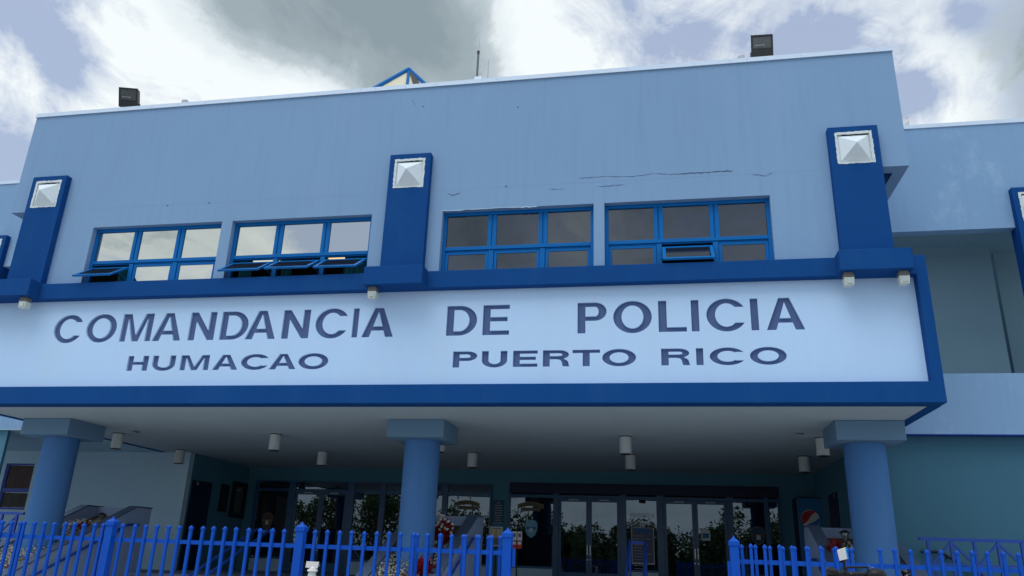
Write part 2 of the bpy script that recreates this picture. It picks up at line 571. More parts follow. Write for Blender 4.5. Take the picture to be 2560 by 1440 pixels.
def fill_mesh(loops, half):
    """flat outlines (even-odd filled) -> plate of thickness 2*half, as (verts, faces) in x, y, z"""
    cu = bpy.data.curves.new('tmp', 'CURVE')
    cu.dimensions = '2D'
    cu.fill_mode = 'BOTH'
    cu.extrude = half
    for lp in loops:
        sp = cu.splines.new('POLY')
        sp.points.add(len(lp) - 1)
        for p, (x, y) in zip(sp.points, lp):
            p.co = (x, y, 0, 1)
        sp.use_cyclic_u = True
    o = bpy.data.objects.new('tmp', cu)
    COL.objects.link(o)
    bpy.context.view_layer.update()
    me = bpy.data.meshes.new_from_object(o.evaluated_get(bpy.context.evaluated_depsgraph_get()))
    vf = [tuple(v.co) for v in me.vertices], [tuple(p.vertices) for p in me.polygons]
    bpy.data.objects.remove(o)
    bpy.data.curves.remove(cu)
    bpy.data.meshes.remove(me)
    return vf


def text_mesh(txt, size, depth=0.0, spacing=1.0):
    cu = bpy.data.curves.new('tmp', 'FONT')
    cu.body = txt
    cu.size = size
    cu.align_x = 'CENTER'
    cu.space_character = spacing
    cu.extrude = depth
    cu.resolution_u = 2
    o = bpy.data.objects.new('tmp', cu)
    COL.objects.link(o)
    bpy.context.view_layer.update()
    me = bpy.data.meshes.new_from_object(o.evaluated_get(bpy.context.evaluated_depsgraph_get()))
    vf = [tuple(v.co) for v in me.vertices], [tuple(p.vertices) for p in me.polygons]
    bpy.data.objects.remove(o)
    bpy.data.curves.remove(cu)
    bpy.data.meshes.remove(me)
    return vf


def add_flat(mb, vf, y, x0=0.0, z0=0.0, sx=1.0, bend=0.0):
    """put a filled outline upright at depth y (optionally bent into an arc)"""
    i = len(mb.v)
    for (x, yy, z) in vf[0]:
        mb.v.append((x0 + x * sx, y - z, z0 + yy - bend * x * x))
    for f in vf[1]:
        mb.f.append(tuple(i + k for k in f))
        mb.m.append(mb.cur)


# ------------------------------------------------------------------ letters cut into the fascia
def ell(cx, cy, rx, ry, a0, a1, n):
    return [(cx + rx * math.cos(R(a0 + (a1 - a0) * k / n)), cy + ry * math.sin(R(a0 + (a1 - a0) * k / n))) for k in range(n + 1)]


def glyph(ch, x, w_, z, h, sv, sb):
    """outline loops of one sans capital: box (x, z, w, h), stem sv, bar sb"""
    X = lambda a: x + a * w_
    Zc = z + h / 2
    if ch == 'I':
        return [[(x, z), (x + w_, z), (x + w_, z + h), (x, z + h)]]
    if ch == 'L':
        return [[(x, z), (x + w_, z), (x + w_, z + sb), (x + sv, z + sb), (x + sv, z + h), (x, z + h)]]
    if ch == 'T':
        c = x + w_ / 2
        return [[(c - sv / 2, z), (c + sv / 2, z), (c + sv / 2, z + h - sb), (x + w_, z + h - sb), (x + w_, z + h), (x, z + h), (x, z + h - sb), (c - sv / 2, z + h - sb)]]
    if ch == 'E':
        m0, m1 = Zc - sb / 2 + 0.02 * h, Zc + sb / 2 + 0.02 * h
        return [[(x, z), (x + w_, z), (x + w_, z + sb), (x + sv, z + sb), (x + sv, m0), (X(.93), m0), (X(.93), m1), (x + sv, m1), (x + sv, z + h - sb), (x + w_, z + h - sb), (x + w_, z + h), (x, z + h)]]
    if ch == 'H':
        m0, m1 = Zc - sb / 2, Zc + sb / 2
        return [[(x, z), (x + sv, z), (x + sv, m0), (x + w_ - sv, m0), (x + w_ - sv, z), (x + w_, z), (x + w_, z + h), (x + w_ - sv, z + h), (x + w_ - sv, m1), (x + sv, m1), (x + sv, z + h), (x, z + h)]]
    if ch == 'N':
        d = sv * 1.04
        return [[(x, z), (x + sv, z), (x + sv, z + h - d * h / (w_ - sv) * 0.98), (x + w_ - d, z), (x + w_, z), (x + w_, z + h), (x + w_ - sv, z + h), (x + w_ - sv, z + d * h / (w_ - sv) * 0.98), (x + d, z + h), (x, z + h)]]
    if ch == 'M':
        c = x + w_ / 2
        s_ = sv * 0.92
        a = s_ * 1.45
        b = s_ * 0.56
        hb = h * 0.80
        return [[(x, z), (x + s_, z), (x + s_, z + hb), (c - b, z), (c + b, z), (x + w_ - s_, z + hb), (x + w_ - s_, z), (x + w_, z), (x + w_, z + h), (x + w_ - a, z + h), (c, z + h * 0.24), (x + a, z + h), (x, z + h)]]
    if ch == 'A':
        c = x + w_ / 2
        t = sv * 0.62
        ft = sv * 1.10
        k = (c - t - x) / h                              # outer slope
        b0, b1 = z + h * 0.22, z + h * 0.22 + sb
        inx = lambda zz: x + ft + (c - x - ft) * (zz - z) / (h * 0.86)
        out = [(x, z), (x + ft, z), (inx(b0), b0), (2 * c - inx(b0), b0), (x + w_ - ft, z), (x + w_, z), (c + t, z + h), (c - t, z + h)]
        return [out, [(inx(b1), b1), (2 * c - inx(b1), b1), (c, z + h * 0.86)]]
    if ch == 'O':
        c = x + w_ / 2
        return [ell(c, Zc, w_ / 2, h / 2, 0, 356, 43), ell(c, Zc, w_ / 2 - sv * 1.03, h / 2 - sb * 1.05, 0, 356, 43)]
    if ch == 'C':
        c = x + w_ / 2 + 0.02 * w_
        rx, ry = w_ / 2 + 0.02 * w_, h / 2
        o1 = ell(c, Zc, rx, ry, 28, 332, 40)
        o2 = ell(c, Zc, rx - sv * 1.03, ry - sb * 1.05, 326, 34, 36)
        # horizontal terminals
        o2[0] = (o2[0][0], o1[-1][1])
        o2[-1] = (o2[-1][0], o1[0][1])
        return [o1 + o2]
    if ch == 'D':
        bx = x + w_ * 0.42
        o1 = [(x, z)] + ell(bx, Zc, x + w_ - bx, h / 2, -90, 90, 28) + [(x, z + h)]
        i1 = [(x + sv, z + sb)] + ell(bx, Zc, x + w_ - bx - sv * 1.03, h / 2 - sb, -90, 90, 28) + [(x + sv, z + h - sb)]
        return [o1, i1]
    if ch in 'PR':
        bx = x + w_ * 0.60
        zb = z + h * (0.40 if ch == 'P' else 0.44)
        zc, rh = (zb + z + h) / 2, (z + h - zb) / 2
        bowl = ell(bx, zc, x + w_ - bx - (0.02 * w_ if ch == 'R' else 0), rh, -90, 90, 20)
        hole = [(x + sv, zb + sb)] + ell(bx, zc, x + w_ - bx - sv * 1.0, rh - sb, -90, 90, 18) + [(x + sv, z + h - sb)]
        if ch == 'P':
            return [[(x, z), (x + sv, z), (x + sv, zb)] + bowl + [(x, z + h)], hole]
        lx = x + w_ * 0.70
        leg = [(x, z), (x + sv, z), (x + sv, zb), (x + w_ * 0.52, zb), (x + w_ * 0.66, zb - 0.04 * h), (x + w_ * 0.71, zb - 0.15 * h), (x + w_ * 0.735, z + 0.08 * h),
               (x + w_ * 0.77, z), (x + w_ * 1.02, z), (x + w_ * 0.985, z + 0.05 * h), (x + w_ * 0.965, z + 0.20 * h), (x + w_ * 0.94, z + 0.32 * h), (x + w_ * 0.88, z + 0.40 * h), (x + w_ * 0.80, zb + 0.012 * h)]
        return [leg + [p for p in bowl if p[0] > x + w_ * 0.80 or p[1] > zc] + [(x, z + h)], hole]
    if ch == 'U':
        c = x + w_ / 2
        zr = z + h * 0.42
        return [[(x, z + h)] + [(x, zr)] + ell(c, zr, w_ / 2, zr - z + 0.02 * h, 180, 360, 26) + [(x + w_, z + h), (x + w_ - sv, z + h)]
                + ell(c, zr, w_ / 2 - sv, zr - z - sb, 360, 180, 24) + [(x + sv, z + h)]]
    return []


PN = 12.417
# left and right edge of each letter, measured at letter mid height on the fascia plane
LINE1 = [('C', 135.5, 205), ('O', 216.5, 291.5), ('M', 304, 381), ('A', 385, 456), ('N', 474, 538.5), ('D', 552.5, 621), ('A', 616, 691.5),
         ('N', 706.5, 774), ('C', 788.5, 869), ('I', 881.5, 896), ('A', 906, 985), ('D', 1116.5, 1192.5), ('E', 1207, 1273.5),
         ('P', 1443.7, 1516.5), ('O', 1533, 1629.5), ('L', 1646, 1715.8), ('I', 1728, 1747.5), ('C', 1766, 1862.7), ('I', 1876.5, 1896), ('A', 1914.5, 2010.5)]
LINE2 = [('H', 318.5, 370), ('U', 380.5, 438), ('M', 451, 522.5), ('A', 531.7, 595.6), ('C', 602.3, 671.8), ('A', 673.5, 740.7), ('O', 745.7, 820.5),
         ('P', 1132, 1192.5), ('U', 1204.4, 1268), ('E', 1282.4, 1343.8), ('R', 1357, 1423.5), ('T', 1431, 1500), ('O', 1505.5, 1590), ('R', 1653, 1725),
         ('I', 1740.5, 1758.5), ('C', 1774.3, 1861.3), ('O', 1874.8, 1967)]


def line_loops(lst, z, h, sv, sb, mid):
    out = []
    for i, (ch, a, b) in enumerate(lst):
        ym = mid(0.5 * (a + b))
        xa, xb = at(a, ym, PN).x, at(b, ym, PN).x
        zz, hh = z, h
        if ch in 'CO':
            zz, hh = z - 0.02 * h, h * 1.04
        s_ = sv if ch != 'I' else (xb - xa)
        out.append(glyph(ch, xa, xb - xa, zz, hh, s_, sb))
    return out


letters = line_loops(LINE1, 5.205, 0.538, 0.133, 0.079, lambda x: 822 - (x - 170) * 0.0205)
letters += line_loops(LINE2, 4.645, 0.280, 0.117, 0.056, lambda x: 908 - (x - 340) * 0.0125)

# ------------------------------------------------------------------ ground, road
g = MB().quad((-220, -40, -0.02), (220, -40, -0.02), (220, 400, -0.02), (-220, 400, -0.02))
tag(g.build('ground', 'ground'), kind='structure')
g = MB().quad((-220, -46, -0.12), (220, -46, -0.12), (220, -40, -0.12), (-220, -40, -0.12)).quad((-220, -40, -0.12), (220, -40, -0.12), (220, -40, -0.02), (-220, -40, -0.02))
tag(g.build('road', 'asphalt'), kind='structure')
g = MB().quad((-400, -400, -0.03), (400, -400, -0.03), (400, -46, -0.03), (-400, -46, -0.03))
tag(g.build('far_ground', 'soil'), kind='structure')

# ------------------------------------------------------------------ the building
W0, PF, PP, PB, WW = 12.5, 12.257, 12.364, 11.979, 15.25
XC = -4.447                                        # axis of symmetry
mir = lambda x: 2 * XC - x
WL, WR = -13.083, 4.223
Z_CAP, Z_TOP, Z_OVER, Z_LEDGE, Z_BAND, Z_PAN, Z_SOF = 10.307, 10.393, 8.041, 6.349, 6.029, 4.328, 4.005
FLX, FRX = -13.07, 4.169
INL, INR = -12.903, 4.002
FLOOR = 1.08
ENT = 22.1
building = root('police_building', (XC, 12.5, 0), 'pale blue two storey police headquarters with navy trim and lettered fascia over its porch', 'building')
WIN = [(-11.049, -8.227), (-8.004, -5.165), (-3.800, -1.034), (-0.846, 1.959)]
WZ0, WZ1 = 6.20, 7.618

b = MB()
b.wall(WL, WR, Z_OVER, Z_CAP, W0, W0 + 0.25)
b.wall(-12.55, 3.70, 4.35, Z_OVER, W0 + 0.001, W0 + 0.25, [(a, c, WZ0, WZ1) for a, c in WIN])
for x0, x1 in ((WL, WL + 0.2), (WR - 0.2, WR)):    # hollow overhanging corners of the parapet block
    b.box(x0, x1, W0 + 0.25, 30, Z_OVER, Z_CAP)
b.box(WL + 0.2, -12.55, W0 + 0.25, 30, 8.55, 8.7)
b.box(3.70, WR - 0.2, W0 + 0.25, 30, 8.55, 8.7)
b.box(-12.55, -12.35, W0 + 0.25, 30, 4.35, 8.7)
b.box(3.50, 3.70, W0 + 0.25, 30, 4.35, 8.7)
b.box(WL + 0.2, WR - 0.2, 29.8, 30, 4.35, Z_CAP)
b.build('facade_wall', 'wall', building)
MB().box(WL + 0.2, WR - 0.2, W0 + 0.25, 29.8, 9.6, 9.75).build('roof_deck', 'roof', building)

# parapet coping: sheet metal lengths with small gaps, screws
xs = [WL - 0.015 + (WR - WL + 0.03) * k / 7 for k in range(8)]
for k in range(7):
    m_ = MB().box(xs[k] + 0.002, xs[k + 1] - 0.002, W0 - 0.022, W0 + 0.30, Z_CAP, Z_TOP)
    m_.box(xs[k] + 0.002, xs[k + 1] - 0.002, W0 - 0.030, W0 - 0.022, Z_CAP - 0.008, Z_CAP + 0.012)
    n_ = 4
    for q in range(n_):
        cx = xs[k] + (xs[k + 1] - xs[k]) * (q + 0.5) / n_
        m_.box(cx - 0.012, cx + 0.012, W0 - 0.030, W0 - 0.022, Z_CAP + 0.035, Z_CAP + 0.055)
    m_.build('coping', 'coping_metal', building)
MB().box(WR - 0.28, WR + 0.012, W0 + 0.30, 30, Z_CAP, Z_TOP).build('coping', 'coping_metal', building)
MB().box(WL - 0.012, WL + 0.28, W0 + 0.30, 30, Z_CAP, Z_TOP).build('coping', 'coping_metal', building)

# fascia frame, panel with cut letters, letter faces
b = MB()
b.wall(FLX, FRX, Z_SOF, Z_LEDGE, PF, PF + 0.324, [(INL, INR, Z_PAN, Z_BAND)])
b.build('fascia_frame', 'trim', building, bevel=0.012)
b = MB()                                          # outer beams running back along the canopy sides
b.box(FRX - 0.18, FRX, PF + 0.325, 15.24, Z_SOF, Z_PAN)
b.build('canopy_side_beam', 'trim', building)
MB().box(FLX, FLX + 0.18, PF + 0.325, 18.9, Z_SOF, Z_PAN).build('canopy_side_beam', 'trim', building)
loops = [[(INL, Z_PAN), (INR, Z_PAN), (INR, Z_BAND), (INL, Z_BAND)]]
for gl in letters:
    loops += gl
pan = MB()
add_flat(pan, fill_mesh(loops, 0.03), PN + 0.03)
panel = pan.build('sign_panel', 'sign_white', building)
for gl in letters:
    lm = MB()
    add_flat(lm, fill_mesh(gl, 0.004), PN + 0.046)
    lm.build('letter', 'letter_face', panel)
MB().box(INL, INR, PN + 0.062, W0 - 0.002, Z_PAN, Z_BAND).build('panel_backing', 'sign_white', building)

# pilasters with sunk squares and white pyramids, blocks at their feet
PIL = [-12.227, -4.463, 3.369]
PW = 0.80 / 2


def pilaster(cx, y0, y1, z0, z1, blk=True):
    hz0, hz1 = z1 - 0.700, z1 - 0.115
    hx = 0.285
    m = MB().wall(cx - PW, cx + PW, z0, z1, y0, y1, [(cx - hx, cx + hx, hz0, hz1)])
    pl = m.build('pilaster', 'trim', building, bevel=0.008)
    f = MB()                                      # rough edge left in the sunk square
    f.wall(cx - hx - 0.012, cx + hx + 0.012, hz0 - 0.010, hz1 + 0.010, y0 - 0.004, y0 + 0.07, [(cx - hx + 0.030, cx + hx - 0.030, hz0 + 0.028, hz1 - 0.032)])
    fo = f.build('niche_edge', 'raw_render', pl)
    bm = bmesh.new()
    bm.from_mesh(fo.data)
    bmesh.ops.subdivide_edges(bm, edges=[e for e in bm.edges if e.calc_length() > 0.3], cuts=14)
    for v in bm.verts:
        v.co.x += random.uniform(-0.007, 0.007)
        v.co.z += random.uniform(-0.008, 0.008)
    bm.to_mesh(fo.data)
    bm.free()
    MB().box(cx - 0.20 + random.uniform(-.04, .04), cx + 0.19 + random.uniform(-.05, .05), y0 + 0.02, y0 + 0.03, hz1 - 0.05, hz1 - 0.026).build('dark_gap', 'black', pl)
    p = MB()
    yb, a = y0 + 0.035, (cx, y0 - 0.185, (hz0 + hz1) / 2)
    q = [(cx - 0.262, yb, hz0 + 0.022), (cx + 0.262, yb, hz0 + 0.022), (cx + 0.262, yb, hz1 - 0.045), (cx - 0.262, yb, hz1 - 0.045)]
    for k in range(4):
        p.quad(q[k], q[(k + 1) % 4], a)
    p.quad(*reversed(q))
    p.build('pyramid_boss', 'white_boss', pl)
    if blk:
        MB().box(cx - 0.5335, cx + 0.5335, PB, PN - 0.003, 6.026, 6.368).build('pilaster_foot', 'trim', building, bevel=0.01)


for cx in PIL:
    pilaster(cx, PP, W0 + 0.24 if cx == PIL[1] else W0 + 0.7, Z_LEDGE + 0.003, 8.772)

# windows in the upper wall
ROOM = MB()
ROOM.box(-12.3, 3.45, 17.0, 17.1, 6.0, 8.5).box(-12.3, 3.45, 12.76, 17.0, 5.9, 6.0).box(-12.3, 3.45, 12.76, 17.0, 8.2, 8.3)
ROOM.build('office_room', 'room', building)


def window(x0, x1, z0, z1, yf, gl, opens=(), fm='frame_blue'):
    side, mul, pw = 0.064, 0.160, None
    pw = (x1 - x0 - 2 * side - 2 * mul) / 3
    zt0, zt1 = 6.845, 6.932
    fr = MB()
    d0, d1 = yf, yf + 0.075
    fr.box(x0, x0 + side, d0, d1, z0, z1).box(x1 - side, x1, d0, d1, z0, z1)
    fr.box(x0 + side, x1 - side, d0, d1, z1 - 0.065, z1).box(x0 + side, x1 - side, d0, d1, z0, z0 + 0.06)
    cols = []
    for k in range(3):
        a = x0 + side + k * (pw + mul)
        cols.append((a, a + pw))
        if k < 2:
            c = a + pw + mul / 2
            fr.box(a + pw, c - 0.012, d0 + 0.012, d1, zt1, z1 - 0.065).box(c + 0.012, a + pw + mul, d0 + 0.012, d1, zt1, z1 - 0.065)
            fr.box(c - 0.012, c + 0.012, d0 + 0.03, d1, zt1, z1 - 0.065)
            fr.box(c - 0.045, c + 0.045, d0, d1, z0 + 0.06, zt0)
    fr.box(x0 + side, x1 - side, d0 - 0.006, d1, zt0 + 0.02, zt1).box(x0 + side, x1 - side, d0 + 0.02, d1, zt0, zt0 + 0.02)
    wo_ = fr.build('window', fm, building, bevel=0.004)
    for k, (a, c) in enumerate(cols):
        MB().box(a + 0.001, c - 0.001, d0 + 0.035, d0 + 0.043, zt1 + 0.001, z1 - 0.066).build('pane', gl, wo_)
        s0 = (x0 + side if k == 0 else a - mul / 2 + 0.047) + 0.003
        s1 = (x1 - side if k == 2 else c + mul / 2 - 0.047) - 0.003
        h = zt0 - z0 - 0.06
        sw = 0.055
        ang = opens[k] if k < len(opens) and opens[k] else 0
        sl = MB()
        loc = [(s0, s1, -h, 0)]
        drop = 0.05 if ang else 0.004
        def hin(x, d, t, A=R(ang), zt=zt0 - drop, y=d0 + 0.02):
            # d: distance down from the hinge, t: depth through the sash
            return (x, y - d * math.sin(A) + t * math.cos(A), zt - d * math.cos(A) - t * math.sin(A))
        def hbox(m, xa, xb, da, db, ta=0.0, tb=0.035):
            m.hexa([hin(xa, db, ta), hin(xb, db, ta), hin(xb, db, tb), hin(xa, db, tb), hin(xa, da, ta), hin(xb, da, ta), hin(xb, da, tb), hin(xa, da, tb)])
        h2 = h - drop if not ang else h - 0.01
        hbox(sl, s0, s0 + sw, 0, h2)
        hbox(sl, s1 - sw, s1, 0, h2)
        hbox(sl, s0 + sw, s1 - sw, 0, sw)
        hbox(sl, s0 + sw, s1 - sw, h2 - sw, h2)
        if ang:                                   # friction stay
            p0, p1 = hin(s1 - 0.02, h * 0.55, 0.03), (s1 - 0.01, d0 + 0.03, zt0 - 0.32)
            sl.tube((p0, p1), 0.007, 6)
        so = sl.build('sash', fm, wo_, bevel=0.003)
        gp = MB()
        hbox(gp, s0 + sw + 0.001, s1 - sw - 0.001, sw + 0.001, h2 - sw - 0.001, 0.012, 0.019)
        gp.build('pane', 'dark_glass' if ang else gl, wo_)
    return wo_


YF = W0 + 0.115
window(*WIN[0], WZ0, WZ1, YF, 'mirror_glass', (56, 0, 0))
window(*WIN[1], WZ0, WZ1, YF, 'mirror_glass', (56, 57, 56))
window(*WIN[2], WZ0, WZ1, YF, 'dark_glass')
window(*WIN[3], WZ0, WZ1, YF, 'dark_glass', (0, 48, 0))


def curtain(x0, x1, label):
    m = MB()
    n = 22
    for k in range(n):
        xa, xb = x0 + (x1 - x0) * k / n, x0 + (x1 - x0) * (k + 1) / n
        ya, yb = (YF + 0.20 + 0.03 * math.sin(k * 1.4), YF + 0.20 + 0.03 * math.sin((k + 1) * 1.4))
        m.quad((xa, ya, 6.02), (xb, yb, 6.02), (xb, yb, 7.7), (xa, ya, 7.7))
    o = m.build('curtain', 'curtain', origin=((x0 + x1) / 2, YF + 0.2, 6.02), smooth=True)
    tag(o, label, 'curtain', 'teal curtains inside the open upper windows')


curtain(-10.52, -10.2, 'teal curtain behind the single open sash of the far left upper window')
curtain(-7.90, -7.62, 'teal curtain at the left edge of the window with three open sashes')
curtain(-7.02, -6.80, 'narrow teal curtain beside the first mullion of the window with three open sashes')
curtain(-5.75, -5.25, 'wide teal curtain at the right edge of the window with three open sashes')
for (px, py, mt, lb) in ((665, 653, 'cool_lamp', 'cool white office ceiling light glimpsed above the left of three open sashes'),
                         (860, 647, 'warm_lamp', 'warm lit office ceiling light glimpsed above the right of three open sashes')):
    c = atz(px, py, 8.17)
    o = MB().box(c.x - 0.32, c.x + 0.32, c.y - 0.30, c.y + 0.30, 8.13, 8.19).build('ceiling_light', mt, origin=(c.x, c.y, 8.2))
    tag(o, lb, 'ceiling light')

# cracks and peeled paint on the facade
def crack(pts, wdt, name='crack', mt='crack', y=W0):
    m = MB()
    P3 = [at(px, py, y) for px, py in pts]
    Q = []
    for a, c in zip(P3[:-1], P3[1:]):
        for k in range(6):
            t = k / 6
            p = a.lerp(c, t)
            Q.append(p + Vector((0, 0, random.uniform(-0.010, 0.010))))
    Q.append(P3[-1])
    ww = [wdt * random.uniform(0.25, 1.0) for _ in Q]
    ww[0] = ww[-1] = 0.001
    for a, c, wa, wc in zip(Q[:-1], Q[1:], ww[:-1], ww[1:]):
        m.quad((a.x, y - 0.003, a.z - wa), (c.x, y - 0.003, c.z - wc), (c.x, y - 0.003, c.z + wc), (a.x, y - 0.003, a.z + wa))
    m.build(name, mt, building)


crack([(1118, 485), (1133, 487), (1150, 483)], 0.008)
crack([(1150, 483), (1153, 477)], 0.010)
crack([(1448, 446), (1470, 444), (1520, 441), (1580, 441), (1640, 434)], 0.006)
crack([(1640, 435), (1685, 436), (1720, 434)], 0.007)
crack([(1700, 435), (1755, 432), (1790, 430), (1833, 427)], 0.012)
crack([(1375, 474), (1412, 471)], 0.005)
crack([(1495, 467), (1535, 464), (1562, 461)], 0.008)
crack([(1534, 464), (1536, 476)], 0.004)
crack([(1880, 436), (1914, 440), (1930, 433)], 0.006)
crack([(1100, 528), (1180, 523), (1300, 518), (1345, 516)], 0.010, 'peeling_paint', 'peel')
crack([(1030, 252), (1040, 263)], 0.008)
for (px, py) in ((1058, 266), (1265, 466), (523, 507), (1295, 268), (419, 514)):
    c = at(px, py, W0)
    MB().box(c.x - 0.012, c.x + 0.012, W0 - 0.006, W0, c.z - 0.01, c.z + 0.01).build('plaster_chip', 'crack', building)

# canopy soffit
MB().box(FLX + 0.18, FRX - 0.18, PF + 0.325, ENT + 0.3, Z_SOF + 0.006, Z_SOF + 0.25).build('porch_soffit', 'soffit', building)

for (px, py, ln) in ((338, 1079, 0.20), (1992, 1084, 0.26)):
    c = atz(px, py, Z_SOF)
    m = MB()
    for k in range(6):
        xa, xb = c.x - ln / 2 + ln * k / 6, c.x - ln / 2 + ln * (k + 1) / 6
        da, db = 0.05 * (k / 6) ** 2, 0.05 * ((k + 1) / 6) ** 2
        m.quad((xa, c.y - 0.07, c.z - da), (xb, c.y - 0.09, c.z - db), (xb, c.y + 0.06, c.z + 0.004), (xa, c.y + 0.05, c.z + 0.004))
    m.build('paint_flake', 'lamp_white', building)

# columns with square capitals
COLX = [-12.222, -4.423, 3.438]
CY = (13.763 + 14.85) / 2
for cx in COLX:
    c = MB().lathe(cx, CY, [(0.335, 0.0), (0.335, 3.68)], 48).build('column', 'column', building, smooth=True)
    MB().box(cx - 0.5435, cx + 0.5435, 13.763, 14.85, 3.683, Z_SOF + 0.003).build('capital', 'capital', c, bevel=0.010)

# wings on either side
_a, _b, _c = at(17, 1158, 18.95), at(88, 1160, 18.95), at(70, 1275, 18.95)
BOARD = (_a.x, _b.x - 0.01, _c.z, _a.z)
def wing(sgn):
    X = (lambda x: x) if sgn > 0 else mir
    def bx(m, x0, x1, *r):
        a, c = X(x0), X(x1)
        return m.box(min(a, c), max(a, c), *r)
    op0, op1 = 3.72, 6.872
    m = MB()
    a, c = sorted((X(3.72), X(17.0)))
    h1 = sorted((X(3.721), X(op1)))
    h2 = sorted((X(7.67), X(12.5)))
    m.wall(a, c, 4.02, 10.29, WW, WW + 0.22, [(h1[0], h1[1], 5.131, 8.0), (h2[0], h2[1], 5.131, 8.0)])
    m.build('wing_wall', 'wing_wall', building)
    m = MB()
    bx(m, 3.72, 17.0, WW + 0.22, 17.4, 8.25, 8.4)       # balcony ceiling
    bx(m, 3.72, 17.0, WW + 0.22, 18.6, 4.3, 4.45)       # balcony floor
    bx(m, 3.72, 17.0, 18.6, 18.8, 4.3, 10.2)
    bx(m, 7.25, 17.0, 17.3, 17.45, 4.45, 8.25)
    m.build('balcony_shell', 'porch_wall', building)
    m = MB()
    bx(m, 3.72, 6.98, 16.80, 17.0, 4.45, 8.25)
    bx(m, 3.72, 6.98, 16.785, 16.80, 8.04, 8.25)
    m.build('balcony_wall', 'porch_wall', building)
    xs_ = [X(x) for x in (4.24, 8.5, 12.7, 17.0)]
    for p, q in zip(xs_[:-1], xs_[1:]):
        p, q = min(p, q), max(p, q)
        k = MB().box(p + 0.002, q - 0.002, WW - 0.022, WW + 0.27, 10.29, 10.376)
        for t in range(4):
            cx = p + (q - p) * (t + 0.5) / 4
            k.box(cx - 0.012, cx + 0.012, WW - 0.030, WW - 0.022, 10.325, 10.345)
        k.build('coping', 'coping_metal', building)
    pilaster(X(7.27), WW - 0.136, WW + 0.21, 5.45, 8.79, blk=False)
    m = MB()                                            # ground floor wall under the wing
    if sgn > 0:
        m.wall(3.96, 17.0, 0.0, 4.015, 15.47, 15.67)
        m.build('ground_floor_wall', 'shaded_ground_wall', building)
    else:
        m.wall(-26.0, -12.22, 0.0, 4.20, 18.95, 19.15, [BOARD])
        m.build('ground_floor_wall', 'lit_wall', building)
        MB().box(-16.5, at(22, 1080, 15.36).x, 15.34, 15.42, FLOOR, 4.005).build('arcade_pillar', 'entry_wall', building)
    m = MB()
    if sgn < 0:
        bx(m, 3.326, 3.526, 19.15, ENT + 0.02, 0.0, 4.20)
    else:
        bx(m, 3.96, 4.10, 15.67, ENT + 0.02, 0.0, 4.20)
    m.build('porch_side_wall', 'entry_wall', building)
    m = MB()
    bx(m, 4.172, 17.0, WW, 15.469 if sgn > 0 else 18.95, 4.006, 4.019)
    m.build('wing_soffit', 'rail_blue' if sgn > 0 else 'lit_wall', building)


wing(1)
wing(-1)

# boarded window left of the porch
bx0, bx1, bz0, bz1 = BOARD
bzm = at(20, 1225, 18.95).z
m = MB().wall(bx0, bx1, bz0, bz1, 18.98, 19.04, [(bx0 + 0.07, bx1 - 0.006, bz0 + 0.06, bzm - 0.06), (bx0 + 0.07, bx1 - 0.006, bzm + 0.05, bz1 - 0.05)])
bw = m.build('boarded_window', 'rail_blue', building)
for za, zb, mt in ((bz0 + 0.06, bzm - 0.06, 'plywood_grey'), (bzm + 0.05, bz1 - 0.05, 'plywood')):
    for q in range(3):
        u0 = bx0 + 0.07 + (bx1 - 0.006 - bx0 - 0.07) * q / 3
        u1 = bx0 + 0.07 + (bx1 - 0.006 - bx0 - 0.07) * (q + 1) / 3
        MB().box(u0 + 0.004, u1 - 0.004, 19.01 + 0.004 * q, 19.028, za + 0.003, zb - 0.003).build('plank', mt, bw)

# entrance wall and glazing
ZH = 3.66
SL, SRt = -11.90, 3.05
m = MB()
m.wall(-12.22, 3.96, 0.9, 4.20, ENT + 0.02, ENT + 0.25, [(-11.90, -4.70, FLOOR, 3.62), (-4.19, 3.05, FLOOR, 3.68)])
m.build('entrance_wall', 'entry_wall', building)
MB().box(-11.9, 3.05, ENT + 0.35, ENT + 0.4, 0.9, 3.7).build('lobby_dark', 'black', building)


def glazing_frame(bars):
    f = MB()
    for b_ in bars:
        f.box(*b_)
    return f.build('glazing_frame', 'store_frame', building, bevel=0.003)


Y0, Y1 = ENT - 0.05, ENT + 0.05
zL0, zL1, zT0, zT1 = FLOOR, 3.62, 3.32, 3.39
barsL = [(-11.90, -4.70, Y0, Y1, 3.585, 3.62), (-11.84, -4.745, Y0 + 0.005, Y1, zT0, zT1)]
for a, c in ((-11.90, -11.80), (-10.83, -10.62), (-8.98, -8.775), (-7.99, -7.825), (-6.13, -5.965), (-4.745, -4.70)):
    barsL.append((a, c, Y0 - 0.004, Y1, zL0, 3.585))
for a, c in ((-11.80, -10.83), (-8.775, -7.99), (-7.825, -6.13), (-5.965, -4.745)):
    barsL.append((a, c, Y0, Y1, 1.42, 1.48))
gfL = glazing_frame(barsL)
MB().box(-4.188, 3.048, Y0, Y1, 3.401, 3.68).build('header_panel', 'dark_navy', building)
barsR = [(-4.19, 3.05, Y0 - 0.006, Y1, 3.28, 3.36)]
for a, c in ((-4.19, -4.15), (-2.946, -2.80), (-1.12, -0.95), (-0.14, 0.04), (1.70, 1.86), (2.66, 2.765), (3.0, 3.05)):
    barsR.append((a, c, Y0 - 0.004, Y1, zL0, 3.40))
for a, c in ((-4.15, -2.946), (-0.95, -0.14), (1.86, 2.66)):
    barsR.append((a, c, Y0, Y1, 1.42, 1.48))
gfR = glazing_frame(barsR)
